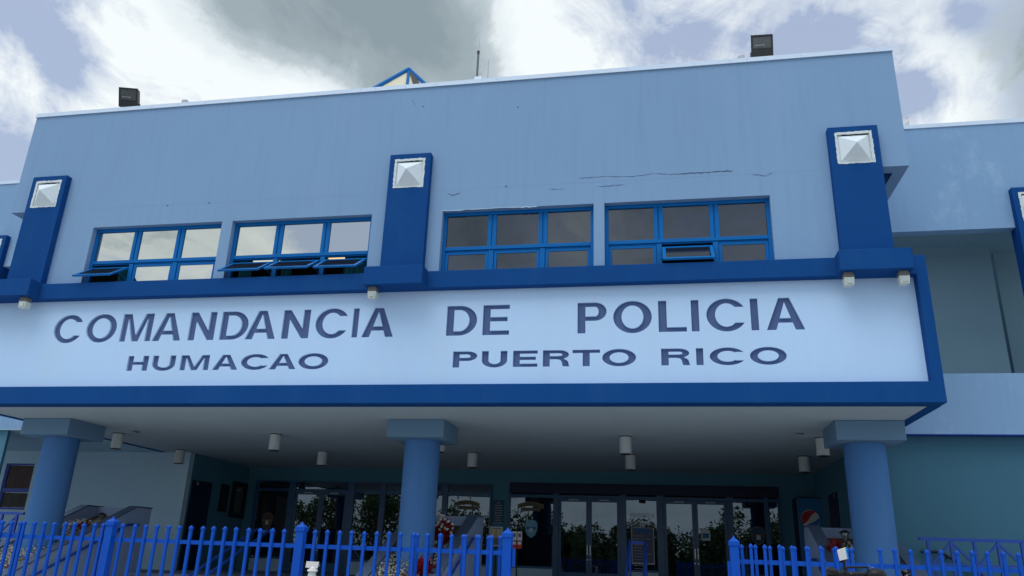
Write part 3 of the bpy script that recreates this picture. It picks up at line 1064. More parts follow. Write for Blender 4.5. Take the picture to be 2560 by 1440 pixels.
for par, panes in ((gfL, [(-11.80, -10.83, 1.48, zT0), (-8.775, -7.99, 1.48, zT0), (-7.825, -6.13, 1.48, zT0), (-5.965, -4.745, 1.48, zT0),
                          (-11.80, -10.83, zT1, 3.585), (-10.62, -8.98, zT1, 3.585), (-8.775, -7.99, zT1, 3.585), (-7.825, -6.13, zT1, 3.585), (-5.965, -4.745, zT1, 3.585)]),
                   (gfR, [(-4.15, -2.946, 1.48, 3.28), (-0.95, -0.14, 1.48, 3.28), (1.86, 2.66, 1.48, 3.28), (2.765, 3.0, FLOOR, 3.28)])):
    for (a, c, z0, z1) in panes:
        MB().box(a + 0.002, c - 0.002, ENT - 0.006, ENT + 0.006, z0 + 0.002, z1 - 0.002).build('pane', 'door_glass', par)
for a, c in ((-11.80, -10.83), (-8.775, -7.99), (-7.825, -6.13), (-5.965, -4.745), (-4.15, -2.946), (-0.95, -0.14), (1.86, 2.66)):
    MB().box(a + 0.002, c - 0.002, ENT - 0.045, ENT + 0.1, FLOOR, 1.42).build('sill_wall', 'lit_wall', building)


def door(x0, x1, ztop, hand):
    f = MB()
    z0 = FLOOR + 0.012
    sw = 0.075
    y0, y1 = ENT - 0.035, ENT + 0.015
    zb = 1.36
    f.box(x0, x0 + sw, y0, y1, z0, ztop).box(x1 - sw, x1, y0, y1, z0, ztop)
    f.box(x0 + sw, x1 - sw, y0, y1, z0, zb).box(x0 + sw, x1 - sw, y0, y1, ztop - 0.085, ztop)
    d = f.build('entrance_door', 'store_frame', building, bevel=0.003)
    MB().box(x0 + sw + 0.001, x1 - sw - 0.001, y0 + 0.02, y0 + 0.028, zb + 0.001, ztop - 0.086).build('pane', 'door_glass', d)
    hx = x1 - sw / 2 if hand > 0 else x0 + sw / 2
    h = MB().tube(((hx, y0, 2.06), (hx, y0 - 0.07, 2.06), (hx, y0 - 0.07, 1.80), (hx, y0, 1.80)), 0.013, 8)
    h.build('handle', 'chrome', d)
    MB().lathe(hx, y0 - 0.01, [(0.001, 1.665), (0.022, 1.675), (0.022, 1.70), (0.001, 1.71)], 10).build('lock', 'chrome', d)
    cx = (x0 + x1) / 2
    MB().box(cx - 0.13, cx + 0.13, y0 - 0.05, y0 - 0.001, ztop - 0.05, ztop - 0.025).build('door_closer', 'galv', d)


door(-10.615, -9.79, 3.315, 1)
door(-9.785, -8.985, 3.315, -1)
door(-2.795, -1.962, 3.275, 1)
door(-1.957, -1.125, 3.275, -1)
door(0.045, 0.862, 3.275, 1)
door(0.867, 1.695, 3.275, -1)

# navy doors in the two side walls of the porch
for sx, xw, ya in ((1, -12.22, 19.22), (-1, 3.96, 19.35)):
    d = MB().box(min(xw, xw + sx * 0.03), max(xw, xw + sx * 0.03), ya, ya + 0.95, FLOOR, 3.34).build('side_door', 'dark_navy', building, bevel=0.006)
    MB().box(min(xw + sx * .03, xw + sx * 0.036), max(xw + sx * .03, xw + sx * 0.036), ya + 0.18, ya + 0.28, 3.22, 3.30).build('number_plate', 'print_grey', d)
    MB().lathe(xw + sx * 0.06, ya + 0.84, [(0.001, 2.02), (0.03, 2.03), (0.03, 2.07), (0.001, 2.08)], 10).build('handle', 'chrome', d)

# ------------------------------------------------------------------ porch floor, stairs
m = MB().box(-12.22, 3.96, 16.2, ENT + 0.02, 0.0, FLOOR)
m.box(-26, -12.223, 15.47, 18.95, 0, FLOOR - 0.003)
tag(m.build('porch_floor', 'step'), kind='structure')
for (xa, xb) in ((-11.50, -5.14), (-3.70, 2.72)):
    m = MB()
    n = 7
    for k in range(n - 1):
        m.box(xa + 0.003, xb - 0.003, 16.2 - 0.36 * (n - 1 - k), 16.199 - 0.36 * (n - 2 - k), 0, FLOOR * (k + 1) / n)
    tag(m.build('stairs', 'step', bevel=0.006), kind='structure')
m = MB().box(4.19, 17, 14.45, 15.46, 0, FLOOR).box(-26, -13.09, 14.45, 15.46, 0, FLOOR)
tag(m.build('side_walkway', 'step'), kind='structure')

# ------------------------------------------------------------------ planters round the columns
def planter(cx, label, zt=2.43):
    r_ = root('planter', (cx, 14.3, 0), label, 'planter', 'planters flanking the porch stairs')
    h, t = 0.715, 0.19
    Yb, Yk, Yf = 16.68, 16.15, 12.0
    zf = 0.66
    for s in (-1, 1):
        xo, xi = cx + s * h, cx + s * (h - t)
        xa, xb = min(xo, xi), max(xo, xi)
        m = MB()
        pr_ = [(Yf, 0), (Yb, 0), (Yb, zt), (Yk, zt), (Yf, zf)]
        i = len(m.v)
        for x in (xa, xb):
            m.v += [(x, y, z) for y, z in pr_]
        n = 5
        m.f += [tuple(range(n)), tuple(range(2 * n - 1, n - 1, -1))]
        for k in range(n):
            q = (k + 1) % n
            m.f.append((k, q, q + n, k + n))
        m.m = [0] * len(m.f)
        sw_ = m.build('side_wall', ('planter',), r_)
        e = 0.012
        m = MB()
        m.hexa([(xa - e, Yf - e, zf + 0.002), (xb + e, Yf - e, zf + 0.002), (xb + e, Yk, zt + 0.002), (xa - e, Yk, zt + 0.002),
                (xa - e, Yf - e, zf + 0.035), (xb + e, Yf - e, zf + 0.035), (xb + e, Yk, zt + 0.035), (xa - e, Yk, zt + 0.035)])
        m.box(xa - e, xb + e, Yk, Yb + e, zt + 0.002, zt + 0.035)
        m.build('coping', 'planter_top', sw_)
    MB().box(cx - h + t, cx + h - t, Yb - 0.18, Yb, 0, zt + 0.01).build('back_wall', 'planter', r_)
    MB().box(cx - h + t, cx + h - t, Yf, Yf + 0.15, 0, zf - 0.05).build('front_wall', 'planter', r_)
    so = MB()
    ny = 10
    def zs(y):
        return zf - 0.06 + (zt - zf) * 0.86 * (y - Yf) / (Yk - Yf)
    for k in range(ny):
        ya, yb = Yf + 0.15 + (Yb - 0.33 - Yf) * k / ny, Yf + 0.15 + (Yb - 0.33 - Yf) * (k + 1) / ny
        so.quad((cx - h + t, ya, zs(ya)), (cx + h - t, ya, zs(ya)), (cx + h - t, yb, zs(yb)), (cx - h + t, yb, zs(yb)))
    so.build('soil', 'soil', r_)
    st = MB()
    rnd = random.Random(int(cx * 100))
    for k in range(1700):
        y = rnd.uniform(Yf + 0.2, 15.6)
        x = cx + rnd.uniform(-h + t, h - t)
        if (x - cx) ** 2 + (y - CY) ** 2 < 0.36 ** 2:
            continue
        z = zs(y) + 0.08 * rnd.random() + 0.17 * (1 - ((x - cx) / h) ** 2)
        s_ = rnd.uniform(0.012, 0.030)
        A = rnd.uniform(0, 3.14)
        pts = []
        for (dx, dy, dz) in ((1, 0, 0), (0, 1, 0), (-1, 0, 0), (0, -1, 0), (0, 0, 0.8), (0, 0, -0.8)):
            q = s_ * rnd.uniform(0.7, 1.2)
            pts.append((x + q * (dx * math.cos(A) - dy * math.sin(A)), y + q * (dx * math.sin(A) + dy * math.cos(A)), z + q * dz))
        i = len(st.v)
        st.v += pts
        for f in ((0, 1, 4), (1, 2, 4), (2, 3, 4), (3, 0, 4), (1, 0, 5), (2, 1, 5), (3, 2, 5), (0, 3, 5)):
            st.f.append(tuple(i + q for q in f))
            st.m.append(0)
    tag(st.build('gravel', 'gravel', r_, weld=False), kind='stuff')
    return r_, zs


planters = [planter(COLX[0], 'sloping blue grey planter around the left column, left of the stairs'),
            planter(COLX[1], 'sloping blue grey planter around the middle column between the two stairs'),
            planter(COLX[2], 'sloping blue grey planter around the right column beside the vending machine', 2.395)]


def leafy(name, c, rad, h, n, mt, label, cat, petal=None, seed=1):
    rnd = random.Random(seed)
    r_ = root(name, c, label, cat)
    m = MB()
    for k in range(n):
        a = rnd.uniform(0, 6.283)
        el = rnd.uniform(0.2, 1.35)
        ln = rad * rnd.uniform(0.6, 1.15)
        d = Vector((math.cos(a) * math.cos(el), math.sin(a) * math.cos(el), math.sin(el) * h / rad))
        s = Vector((-math.sin(a), math.cos(a), 0)) * rad * 0.13
        o = Vector(c) + Vector((rnd.uniform(-.3, .3) * rad, rnd.uniform(-.3, .3) * rad, 0))
        p1 = o + d * ln * 0.55 + Vector((0, 0, 0.06 * rad))
        p2 = o + d * ln - Vector((0, 0, 0.15 * rad))
        m.quad(o - s * 0.4, o + s * 0.4, p1 + s, p1 - s)
        m.quad(p1 - s, p1 + s, p2)
    m.build('foliage', mt, r_, weld=False)
    if petal:
        q = MB()
        for k in range(petal):
            a = rnd.uniform(0, 6.283)
            p = Vector(c) + Vector((math.cos(a) * rad * rnd.uniform(0, .9), math.sin(a) * rad * rnd.uniform(0, .9), h * rnd.uniform(0.35, 1.0)))
            e = 0.022
            q.hexa([p + Vector((x * e * rnd.uniform(.5, 1.3), y * e, z * e * rnd.uniform(.5, 1.2))) for z in (-1, 1) for x, y in ((-1, -1), (1, -1), (1, 1), (-1, 1))])
        q.build('blossom', 'white_petal', r_)
    return r_


zsoil = planters[0][1]
leafy('red_plant', (-12.05, 15.2, zsoil(15.2) + 0.1), 0.28, 0.25, 70, 'red_leaf', 'low dark red plant in the gravel of the left planter', 'plant', seed=3)
leafy('flowering_plant', (-4.18, 15.15, zsoil(15.15) + 0.1), 0.34, 0.55, 120, 'red_leaf', 'red leaved plant with white blossoms in the middle planter', 'plant', 46, seed=4)
leafy('red_plant', (2.95, 15.0, zsoil(15.0) + 0.2), 0.22, 0.30, 50, 'red_leaf', 'small dark red plant at the left edge of the right planter', 'plant', seed=5)
leafy('red_plant', (-4.05, 13.6, zsoil(13.6) + 0.1), 0.36, 0.40, 130, 'red_leaf', 'red ground plant in front of the middle column in its planter', 'plant', seed=6)


def garden_lamp(c, label):
    r_ = root('garden_lamp', c, label, 'garden lamp', 'small black garden lamps in the planters')
    x, y, z = c
    MB().lathe(x, y, [(0.014, z - 0.5), (0.014, z - 0.02)], 10).build('stake', 'black', r_)
    MB().lathe(x, y, [(0.016, z - 0.02), (0.045, z + 0.04), (0.062, z + 0.13)], 16).build('glass_bowl', 'lamp_glass', r_, smooth=True)
    m = MB()
    for k in range(6):
        a = k * math.pi / 3
        m.tube(((x + 0.018 * math.cos(a), y + 0.018 * math.sin(a), z - 0.02), (x + 0.049 * math.cos(a), y + 0.049 * math.sin(a), z + 0.04), (x + 0.066 * math.cos(a), y + 0.066 * math.sin(a), z + 0.13)), 0.005, 5)
    m.build('rib', 'black', r_)
    MB().lathe(x, y, [(0.10, z + 0.128), (0.098, z + 0.14), (0.06, z + 0.165), (0.03, z + 0.18), (0.001, z + 0.183)], 20).build('cap', 'black', r_, smooth=True)


p_ = at(2114, 1352, 15.4)
garden_lamp((p_.x, p_.y, p_.z), 'black garden lamp in front of the right planter back wall')
p_ = at(252, 1303, 15.9)
garden_lamp((p_.x, p_.y, p_.z), 'black garden lamp among red plants of the left planter')

# ------------------------------------------------------------------ handrails
def stair_rail(cx, label):
    r_ = root('stair_handrail', (cx, 16.3, FLOOR), label, 'handrail', 'blue double handrails in the middle of the stairs')
    for s in (-1, 1):
        x = cx + s * 0.155
        pts = [(x, 16.42, 1.96), (x, 16.36, 2.05), (x, 16.22, 2.06)]
        for k in range(1, 4):
            pts.append((x, 16.22 - 0.9 * k, 2.06 - 0.40 * 0.9 * k))
        MB().tube(pts, 0.026, 10).build('rail', 'rail_blue', r_, smooth=True)
        for (y, zt) in ((16.36, 2.03), (13.62, 1.02)):
            MB().tube(((x, y, 0.05 if y < 15 else FLOOR), (x, y, zt)), 0.026, 10).build('post', 'rail_blue', r_, smooth=True)
    MB().box(cx - 0.155, cx + 0.155, 16.33, 16.39, 1.985, 2.045).build('cross_bar', 'rail_blue', r_)


stair_rail(-8.42, 'blue double stair handrail left of the middle column')
stair_rail(-0.49, 'blue double stair handrail between the middle and right columns')


def wall_rail(x, s, label, y0=15.9, z0=2.06, ln=2.9):
    r_ = root('wall_handrail', (x, y0, z0), label, 'handrail', 'navy handrails fixed to the planter sides')
    xo = x + s * 0.07
    MB().tube(((xo, y0 + 0.32, z0 + 0.0), (xo, y0, z0), (xo, y0 - 0.12, z0 - 0.03), (xo, y0 - ln, z0 - 0.03 - 0.42 * (ln - 0.12))), 0.026, 10).build('rail', 'rail_blue', r_, smooth=True)
    for k in range(3):
        yy = y0 - 0.3 - k * 1.1
        zz = z0 - 0.03 - 0.42 * (y0 - 0.12 - yy)
        MB().tube(((xo, yy, zz), (xo, yy, zz - 0.06), (x, yy, zz - 0.08)), 0.010, 6).build('bracket', 'rail_blue', r_)


wall_rail(COLX[0] + 0.716, 1, 'navy handrail on the right face of the left planter')
wall_rail(COLX[1] + 0.716, 1, 'navy handrail on the right face of the middle planter', 15.6, 2.0)
wall_rail(COLX[2] - 0.716, -1, 'navy handrail on the left face of the right planter', 15.3, 1.80)


def guard(x0, x1, first, y, label):
    """truss patterned railing: posts 0.357 m apart, W of diagonals, two chords"""
    r_ = root('guard_railing', ((x0 + x1) / 2, y, FLOOR), label, 'railing', 'blue truss pattern railings of the side walkways')
    zt, zm, zb = 2.20, 1.80, 1.18
    s = 0.025
    MB().box(x0, x1, y - s, y + s, zt - 2 * s, zt).build('rail', 'rail_blue', r_)
    MB().box(x0, x1, y - 0.018, y + 0.018, zm - 0.036, zm).build('rail', 'rail_blue', r_)
    MB().box(x0, x1, y - 0.018, y + 0.018, zb - 0.036, zb).build('rail', 'rail_blue', r_)
    st = 0.3545
    k = math.ceil((x0 - first) / st)
    proto = {}
    while first + k * st < x1 - 0.01:
        x = first + k * st
        def put(nm, mesh_fn):
            if nm not in proto:
                o = mesh_fn()
                proto[nm] = (o, x)
            else:
                o0, xx = proto[nm]
                c = o0.copy()
                COL.objects.link(c)
                c.location.x = o0.location.x + (x - xx)
        put('post', lambda: MB().box(x - 0.021, x + 0.021, y - 0.021, y + 0.021, FLOOR, zt - 2 * s).build('post', 'rail_blue', r_))
        d = 1 if k % 2 == 0 else -1
        if x + st < x1:
            a, c = ((x, zt - 0.06), (x + st, zm - 0.05)) if d > 0 else ((x, zm - 0.05), (x + st, zt - 0.06))
            put('diagonal%d' % d, lambda: MB().tube(((a[0], y, a[1]), (c[0], y, c[1])), 0.022, 4).build('diagonal', 'rail_blue', r_))
            e, f = ((x, zb), (x + st, zm - 0.05)) if d > 0 else ((x, zm - 0.05), (x + st, zb))
            put('lower%d' % d, lambda: MB().tube(((e[0], y, e[1]), (f[0], y, f[1])), 0.022, 4).build('diagonal', 'rail_blue', r_))
        k += 1


guard(4.20, 12.0, 3.976, 14.6, 'blue truss pattern railing of the walkway right of the right column')
guard(-20.0, -12.98, -13.129, 14.6, 'blue truss pattern railing of the walkway left of the left column')
r_ = root('ramp_handrail', (4.7, 15.40, 1.9), 'short navy handrail on the wall behind the right railing', 'handrail')
a, b_, c_ = at(2303, 1379, 15.40), at(2350, 1380, 15.40), at(2420, 1421, 15.40)
MB().tube((a, b_, c_, c_ + (c_ - b_) * 1.5), 0.026, 10).build('rail', 'dark_navy', r_, smooth=True)
for t in (0.25, 0.8):
    q = b_.lerp(c_, t)
    MB().tube((q, q + Vector((0, 0.07, -0.05))), 0.012, 6).build('bracket', 'dark_navy', r_)

# ------------------------------------------------------------------ lamps
def downlight(x, y, label, first=[None]):
    if first[0] is None:
        r_ = root('ceiling_lamp', (x, y, Z_SOF), label, 'ceiling lamp', 'white cylinder lamps under the porch ceiling')
        MB().lathe(x, y, [(0.128, Z_SOF - 0.012), (0.128, Z_SOF + 0.004)], 24).build('base_ring', 'black', r_)
        MB().lathe(x, y, [(0.118, Z_SOF - 0.335), (0.120, Z_SOF - 0.012)], 28).build('cylinder', 'lamp_white', r_, smooth=True)
        MB().lathe(x, y, [(0.112, Z_SOF - 0.350), (0.112, Z_SOF - 0.334)], 24).build('rim', 'dark_metal', r_)
        first[0] = r_
    else:
        o = first[0]
        copy_at(o, Vector((x, y, Z_SOF)) - o.location, None, label)


LX = [-11.97, -8.20, -4.50, -0.68, 3.06]
k_ = 5 / 6
for x, lb in zip([-14.40 * k_, -9.81 * k_, -5.40 * k_, -0.805 * k_, 3.64 * k_],
                 ('beside the left column capital', 'left of the middle column in the front row', 'mostly hidden behind the middle column',
                  'front one of the close pair right of the middle column', 'partly hidden behind the right capital')):
    downlight(x, 18.85 * k_, 'white cylinder ceiling lamp ' + lb)
for x, lb in zip([-14.62 * k_, -9.916 * k_, -5.313 * k_, -0.814 * k_, 3.763 * k_],
                 ('at the corner of the left porch wall', 'back row one left of the middle column', 'just right of the middle column in the back row',
                  'rear one of the close pair right of the middle column', 'back row one left of the right column')):
    downlight(x, 22.1 * k_, 'white cylinder ceiling lamp ' + lb)


def cube_lamp(x, y, label):
    z1 = 6.026
    r_ = root('wall_lamp', (x, y, z1), label, 'wall lamp', 'square glass lamps under the pilaster feet')
    MB().frustum(x, y, z1 - 0.085, z1, 0.080, 0.064).build('base_plate', 'fixture_base', r_, bevel=0.006)
    m = MB().frustum(x, y, z1 - 0.215, z1 - 0.086, 0.066, 0.078)
    m.build('glass_cube', 'fixture_glass', r_, bevel=0.010)
    for s in (-1, 1):
        MB().box(x - 0.045, x + 0.045, y + s * 0.0805 - 0.003, y + s * 0.0805 + 0.003, z1 - 0.19, z1 - 0.10).build('lens', 'lamp_glass', r_)


for (cx, dx, lb) in ((PIL[0], 0.385, 'weathered cube lamp under the left pilaster foot'), (PIL[1], -0.385, 'weathered cube lamp under the middle pilaster foot'),
                     (PIL[2], -0.40, 'left cube lamp of the pair under the right pilaster foot'), (PIL[2], 0.40, 'right cube lamp of the pair under the right pilaster foot')):
    cube_lamp(cx + dx, PB + 0.16, lb)


def floodlight(cx, cy, z, rz, tilt, label):
    r_ = root('floodlight', (cx, cy, z), label, 'floodlight', 'dark floodlights on the roof edge')
    M_ = Matrix.Translation((cx, cy, z)) @ Matrix.Rotation(rz, 4, 'Z')
    T_ = M_ @ Matrix.Translation((0, 0, 0.06)) @ Matrix.Rotation(tilt, 4, 'X')

    def xf(mb, mat):
        mb.v = [tuple(mat @ Vector(v)) for v in mb.v]
        return mb
    w2, hh, dd = 0.19, 0.40, 0.22
    b1 = MB().hexa([(-w2, 0, 0), (w2, 0, 0), (w2 * .8, dd, 0.03), (-w2 * .8, dd, 0.03), (-w2, 0, hh), (w2, 0, hh), (w2 * .8, dd, hh - .03), (-w2 * .8, dd, hh - .03)])
    xf(b1, T_).build('housing', 'dark_metal', r_, bevel=0.006)
    f = MB().wall(-w2 - .004, w2 + .004, -0.004, hh + 0.004, -0.022, 0.0, [(-w2 + .025, w2 - .025, 0.15, hh - 0.03)])
    xf(f, T_).build('bezel', 'dark_metal', r_)
    xf(MB().box(-w2 + .026, w2 - .026, -0.012, -0.004, 0.151, hh - .031), T_).build('lens', 'flood_face', r_)
    xf(MB().box(-0.13, 0.05, -0.0135, -0.012, 0.205, 0.216), T_).build('lamp_tube', 'galv', r_)
    y_ = MB()
    for s in (-1, 1):
        y_.box(s * w2 * 0.95 - 0.012, s * w2 * 0.95 + 0.012, 0.06, 0.10, 0.0, 0.2)
    y_.box(-w2, w2, 0.06, 0.10, -0.012, 0.0)
    xf(y_, M_).build('bracket', 'dark_metal', r_)


floodlight(-10.97, W0 + 0.10, Z_TOP + 0.012, R(16), R(26), 'dark floodlight on the left end of the roof edge, turned left')
floodlight(2.045, W0 + 0.08, Z_TOP + 0.012, R(2), R(14), 'dark floodlight on the right end of the roof edge, facing forward')
for (px, lb) in ((462, 'small grey junction box on the roof edge right of the left floodlight'), (1853, 'small grey junction box on the roof edge left of the right floodlight')):
    c = at(px, 260 if px < 1000 else 147, W0 + 0.1)
    r_ = root('junction_box', (c.x, c.y, Z_TOP), lb, 'junction box', 'grey junction boxes on the roof edge')
    MB().box(c.x - 0.06, c.x + 0.06, c.y - 0.05, c.y + 0.05, Z_TOP + 0.03, Z_TOP + 0.13).build('case', 'galv', r_, bevel=0.02)
    MB().box(c.x - 0.03, c.x + 0.03, c.y - 0.03, c.y + 0.03, Z_TOP, Z_TOP + 0.03).build('foot', 'galv', r_)
    MB().tube([(c.x - 0.06 - 0.06 * math.sin(t * 0.4), c.y, Z_TOP + 0.10 - 0.025 * t) for t in range(5)], 0.007, 6).build('cable', 'galv', r_)
# antennas on the roof
for (px, pt, pk, pb, lb, rr) in ((1192, 90, 131, 200, 'tall two stage whip antenna on the roof right of the skylight', 0.020), (1219, 150, 0, 201, 'short thin rod antenna on the roof beside the tall whip', 0.010)):
    a, t = at(px, pb, 14.0), at(px + 3.5, pt, 14.0)
    r_ = root('antenna', (a.x, 14.0, 9.75), lb, 'antenna', 'antennas on the roof')
    if pk:
        rr = 0.024
        k = at(px + 1.5, pk, 14.0)
        MB().tube(((a.x, 14, 9.75), (a.x, 14, k.z)), rr, 8).build('mast', 'dark_steel', r_)
        MB().tube(((a.x, 14, k.z - 0.04), (a.x, 14, k.z + 0.03)), rr * 1.25, 8).build('clamp', 'dark_metal', r_)
        MB().tube(((a.x + 0.01, 14, k.z), (a.x + 0.01, 14, t.z)), 0.008, 6).build('whip', 'galv', r_)
    else:
        MB().tube(((a.x, 14, 9.75), (a.x, 14, t.z)), rr, 8).build('rod', 'galv', r_)
        MB().box(a.x - 0.03, a.x + 0.03, 13.97, 14.03, 9.75, 9.80).build('base', 'galv', r_)
c = at(1197, 200, W0 + 0.12)
o = MB().frustum(c.x, c.y, Z_TOP, Z_TOP + 0.115, 0.085, 0.068).build('cable_box', 'coping_metal', origin=(c.x, c.y, Z_TOP), bevel=0.01)
tag(o, 'small pale metal box on the roof edge at the foot of the antenna', 'cable box')
# pyramid skylight further back on the roof
ap = at(1022, 173, 20.0)
lf, rg = at(945, 221, 20.0), at(1097, 212, 20.0)
hb = 1.7
zb = 9.75
sky_r = root('skylight', (ap.x, 20, zb), 'pyramid skylight with blue bars and yellowish panes behind the roof edge', 'skylight')
slope = 1.55                                       # steep: its foot stays below the parapet line
zb0 = ap.z - hb * slope
MB().box(ap.x - hb * 0.8, ap.x + hb * 0.8, 20 - hb * 0.8, 20 + hb * 0.8, zb, zb0 + 0.1).build('kerb', 'coping_metal', sky_r)
ca_, sa_ = math.cos(R(20)), math.sin(R(20))
def rot_(x, y):
    return (ap.x + x * ca_ - y * sa_, 20 + x * sa_ + y * ca_, zb0)
cor = [rot_(-hb, -hb), rot_(hb, -hb), rot_(hb, hb), rot_(-hb, hb)]
AP = Vector((ap.x, 20, ap.z))
for k in range(4):
    MB().tube((cor[k], AP), 0.065, 6).build('bar', 'frame_blue', sky_r)
    a, c = Vector(cor[k]), Vector(cor[(k + 1) % 4])
    mid = (a + c) / 2
    MB().tube((mid, AP - Vector((0, 0, 0.02))), 0.05, 6).build('bar', 'frame_blue', sky_r)
    e = Vector((0, 0, -0.03))
    MB().quad(a + e, mid + e, AP + e).build('pane', 'skylight_pane', sky_r)
    MB().quad(mid + e, c + e, AP + e).build('pane', 'skylight_pane', sky_r)
a, c = Vector(cor[0]), Vector(cor[1])
n_ = Vector((sa_, -ca_, 0.75)).normalized() * 0.02
q0, q1 = a.lerp(c, 0.66) + n_, a.lerp(c, 0.80) + n_
t0, t1 = AP.lerp(q0, 0.07) + n_, AP.lerp(q1, 0.07) + n_
MB().quad(q0, q1, t1 + (c - a).normalized() * 0.07, t0 - (c - a).normalized() * 0.02).build('dark_bar', 'dark_metal', sky_r)  # flat dark bar standing for a rear rib seen through the pane
# bird on the right wing
c = at(2268, 313, WW + 0.1)
m = MB()
prof = [(0.0, 0.02, 0.018), (0.0, 0.06, 0.048), (0.0, 0.11, 0.055), (-0.01, 0.16, 0.042), (-0.02, 0.20, 0.026), (-0.03, 0.225, 0.030), (-0.035, 0.25, 0.022), (-0.035, 0.262, 0.006)]
i0 = 0
for (dy, z, rr) in prof:
    for k in range(12):
        a = k * math.pi / 6
        m.v.append((c.x + rr * 0.85 * math.cos(a), c.y + dy + rr * math.sin(a) * 1.15, 10.376 + z))
for j in range(len(prof) - 1):
    for k in range(12):
        p0, p1 = j * 12 + k, j * 12 + (k + 1) % 12
        m.f.append((p0, p1, p1 + 12, p0 + 12))
m.f.append(tuple(range(11, -1, -1)))
m.f.append(tuple((len(prof) - 1) * 12 + k for k in range(12)))
m.m = [0] * len(m.f)
m.hexa([(c.x - .03, c.y + .03, 10.40), (c.x + .03, c.y + .03, 10.40), (c.x + .02, c.y + .16, 10.385), (c.x - .02, c.y + .16, 10.385), (c.x - .03, c.y + .03, 10.42), (c.x + .03, c.y + .03, 10.42), (c.x + .02, c.y + .16, 10.395), (c.x - .02, c.y + .16, 10.395)])
m.hexa([(c.x - .006, c.y - .09, 10.61), (c.x + .006, c.y - .09, 10.61), (c.x + .008, c.y - .05, 10.605), (c.x - .008, c.y - .05, 10.605), (c.x - .006, c.y - .09, 10.615), (c.x + .006, c.y - .09, 10.615), (c.x + .008, c.y - .05, 10.62), (c.x - .008, c.y - .05, 10.62)])
for s in (-1, 1):
    m.tube(((c.x + s * .015, c.y, 10.376), (c.x + s * .015, c.y, 10.41)), 0.005, 5)
o = m.build('bird', 'white', origin=(c.x, c.y, 10.376), smooth=True)
tag(o, 'white bird perched on the roof edge of the right wing', 'bird')

# ------------------------------------------------------------------ picket fences in front
def picket_mesh(y, z0, zt):
    m = MB().box(-0.0125, 0.0125, -0.0125, 0.0125, z0, zt - 0.035)
    m.box(-0.017, 0.017, -0.017, 0.017, zt - 0.035, zt - 0.018)
    m.frustum(0, 0, zt - 0.018, zt, 0.0155, 0.001)
    return m


def post_mesh(zt):
    m = MB().box(-0.038, 0.038, -0.038, 0.038, 0.0, zt - 0.085)
    m.box(-0.046, 0.046, -0.046, 0.046, zt - 0.085, zt - 0.050)
    m.frustum(0, 0, zt - 0.050, zt - 0.022, 0.044, 0.012)
    m.frustum(0, 0, zt - 0.022, zt, 0.012, 0.001)
    return m


pk_proto, ps_proto = {}, {}


def put_copy(store, key, make, name, parent, loc, wob=False):
    org = Vector(parent['org'])
    if key not in store:
        me = make().build(name, 'picket_blue', parent, bevel=0.0)
        store[key] = me
        me.location = Vector(loc) - org
        # mesh is built about the world origin
        for v in me.data.vertices:
            v.co += org
    else:
        o = store[key].copy()
        COL.objects.link(o)
        o.parent = parent
        o.location = Vector(loc) - org
        o['org'] = tuple(org)
        if wob:
            o.rotation_euler = (random.uniform(-.004, .004), random.uniform(-.005, .005), random.uniform(-.06, .06))


def fence(name, label, cat, group, pickets, posts, rails, y, zt=1.81, slope=0.0, x0=0):
    """pickets / posts are x positions; y may be a function of x"""
    yy = y if callable(y) else (lambda x: y)
    xr = 0.5 * (rails[0][0] + rails[-1][1])
    r_ = root(name, (xr, yy(xr), 0), label, cat, group)
    for x in pickets:
        put_copy(pk_proto, 'p', lambda: picket_mesh(0, 0.10, zt), 'picket', r_, (x, yy(x) - 0.006 + random.uniform(-.002, .002), random.uniform(-0.004, 0.004)), True)
    for x in posts:
        put_copy(ps_proto, 'p', lambda: post_mesh(1.875), 'post', r_, (x, yy(x), 0))
    for (a, c) in rails:
        for (za, zb_) in ((1.643, 1.679), (0.22, 0.256)):
            A, C = Vector((a, yy(a), 0)), Vector((c, yy(c), 0))
            d = (C - A).normalized()
            n = Vector((-d.y, d.x, 0)) * 0.014
            off = n * 1.0
            MB().hexa([A - n + off + Vector((0, 0, za)), C - n + off + Vector((0, 0, za)), C + n + off + Vector((0, 0, za)), A + n + off + Vector((0, 0, za)),
                       A - n + off + Vector((0, 0, zb_)), C - n + off + Vector((0, 0, zb_)), C + n + off + Vector((0, 0, zb_)), A + n + off + Vector((0, 0, zb_))]).build('rail', 'picket_blue', r_)
    return r_


FY, FY2 = 7.0, 7.4
X7 = lambda px, py=1340: at(px, py, FY).x
left_px = [311, 340.6, 368.8, 397, 425, 452.5, 481.6, 510, 538, 567, 596, 625.5, 654.3, 683.8, 715.2, 788.3, 819.5, 850.4, 881, 912, 942.7, 973.9, 1004.9, 1036.3, 1068.2, 1100, 1132.2, 1164.3, 1197.6, 1230.3]
lx = [X7(p, 1302 + (p - 300) * 0.037) for p in left_px]
P1, P2, P3 = X7(284, 1295), X7(756, 1310), X7(1270, 1330)
fence('picket_fence', 'bright blue picket fence section before the middle column, with three capped posts', 'fence', 'blue steel picket fences', lx, [P1, P2, P3],
      [(P1 + 0.038, P2 - 0.038), (P2 + 0.038, P3 - 0.038)], FY)
far = [9, 34.5, 58.4]
g1 = [66.8, 92.1, 116.4, 141.3, 166.6, 191.3, 216.6, 240.5, 261.6]
fx = [X7(p, 1298) for p in g1]
fence('picket_gate', 'bright blue picket gate leaf left of the left capped post', 'gate', None, fx, [], [(fx[0] - 0.02, fx[-1] + 0.015)], FY)
fx2 = [X7(p, 1296) for p in far]
fx2 = [fx2[0] - 0.116 * k for k in range(12, 0, -1)] + fx2
fence('picket_fence', 'bright blue picket fence section at the far left edge', 'fence', 'blue steel picket fences', fx2, [fx2[0] - 0.1], [(fx2[0] - 0.06, fx2[-1] + 0.015)], FY)
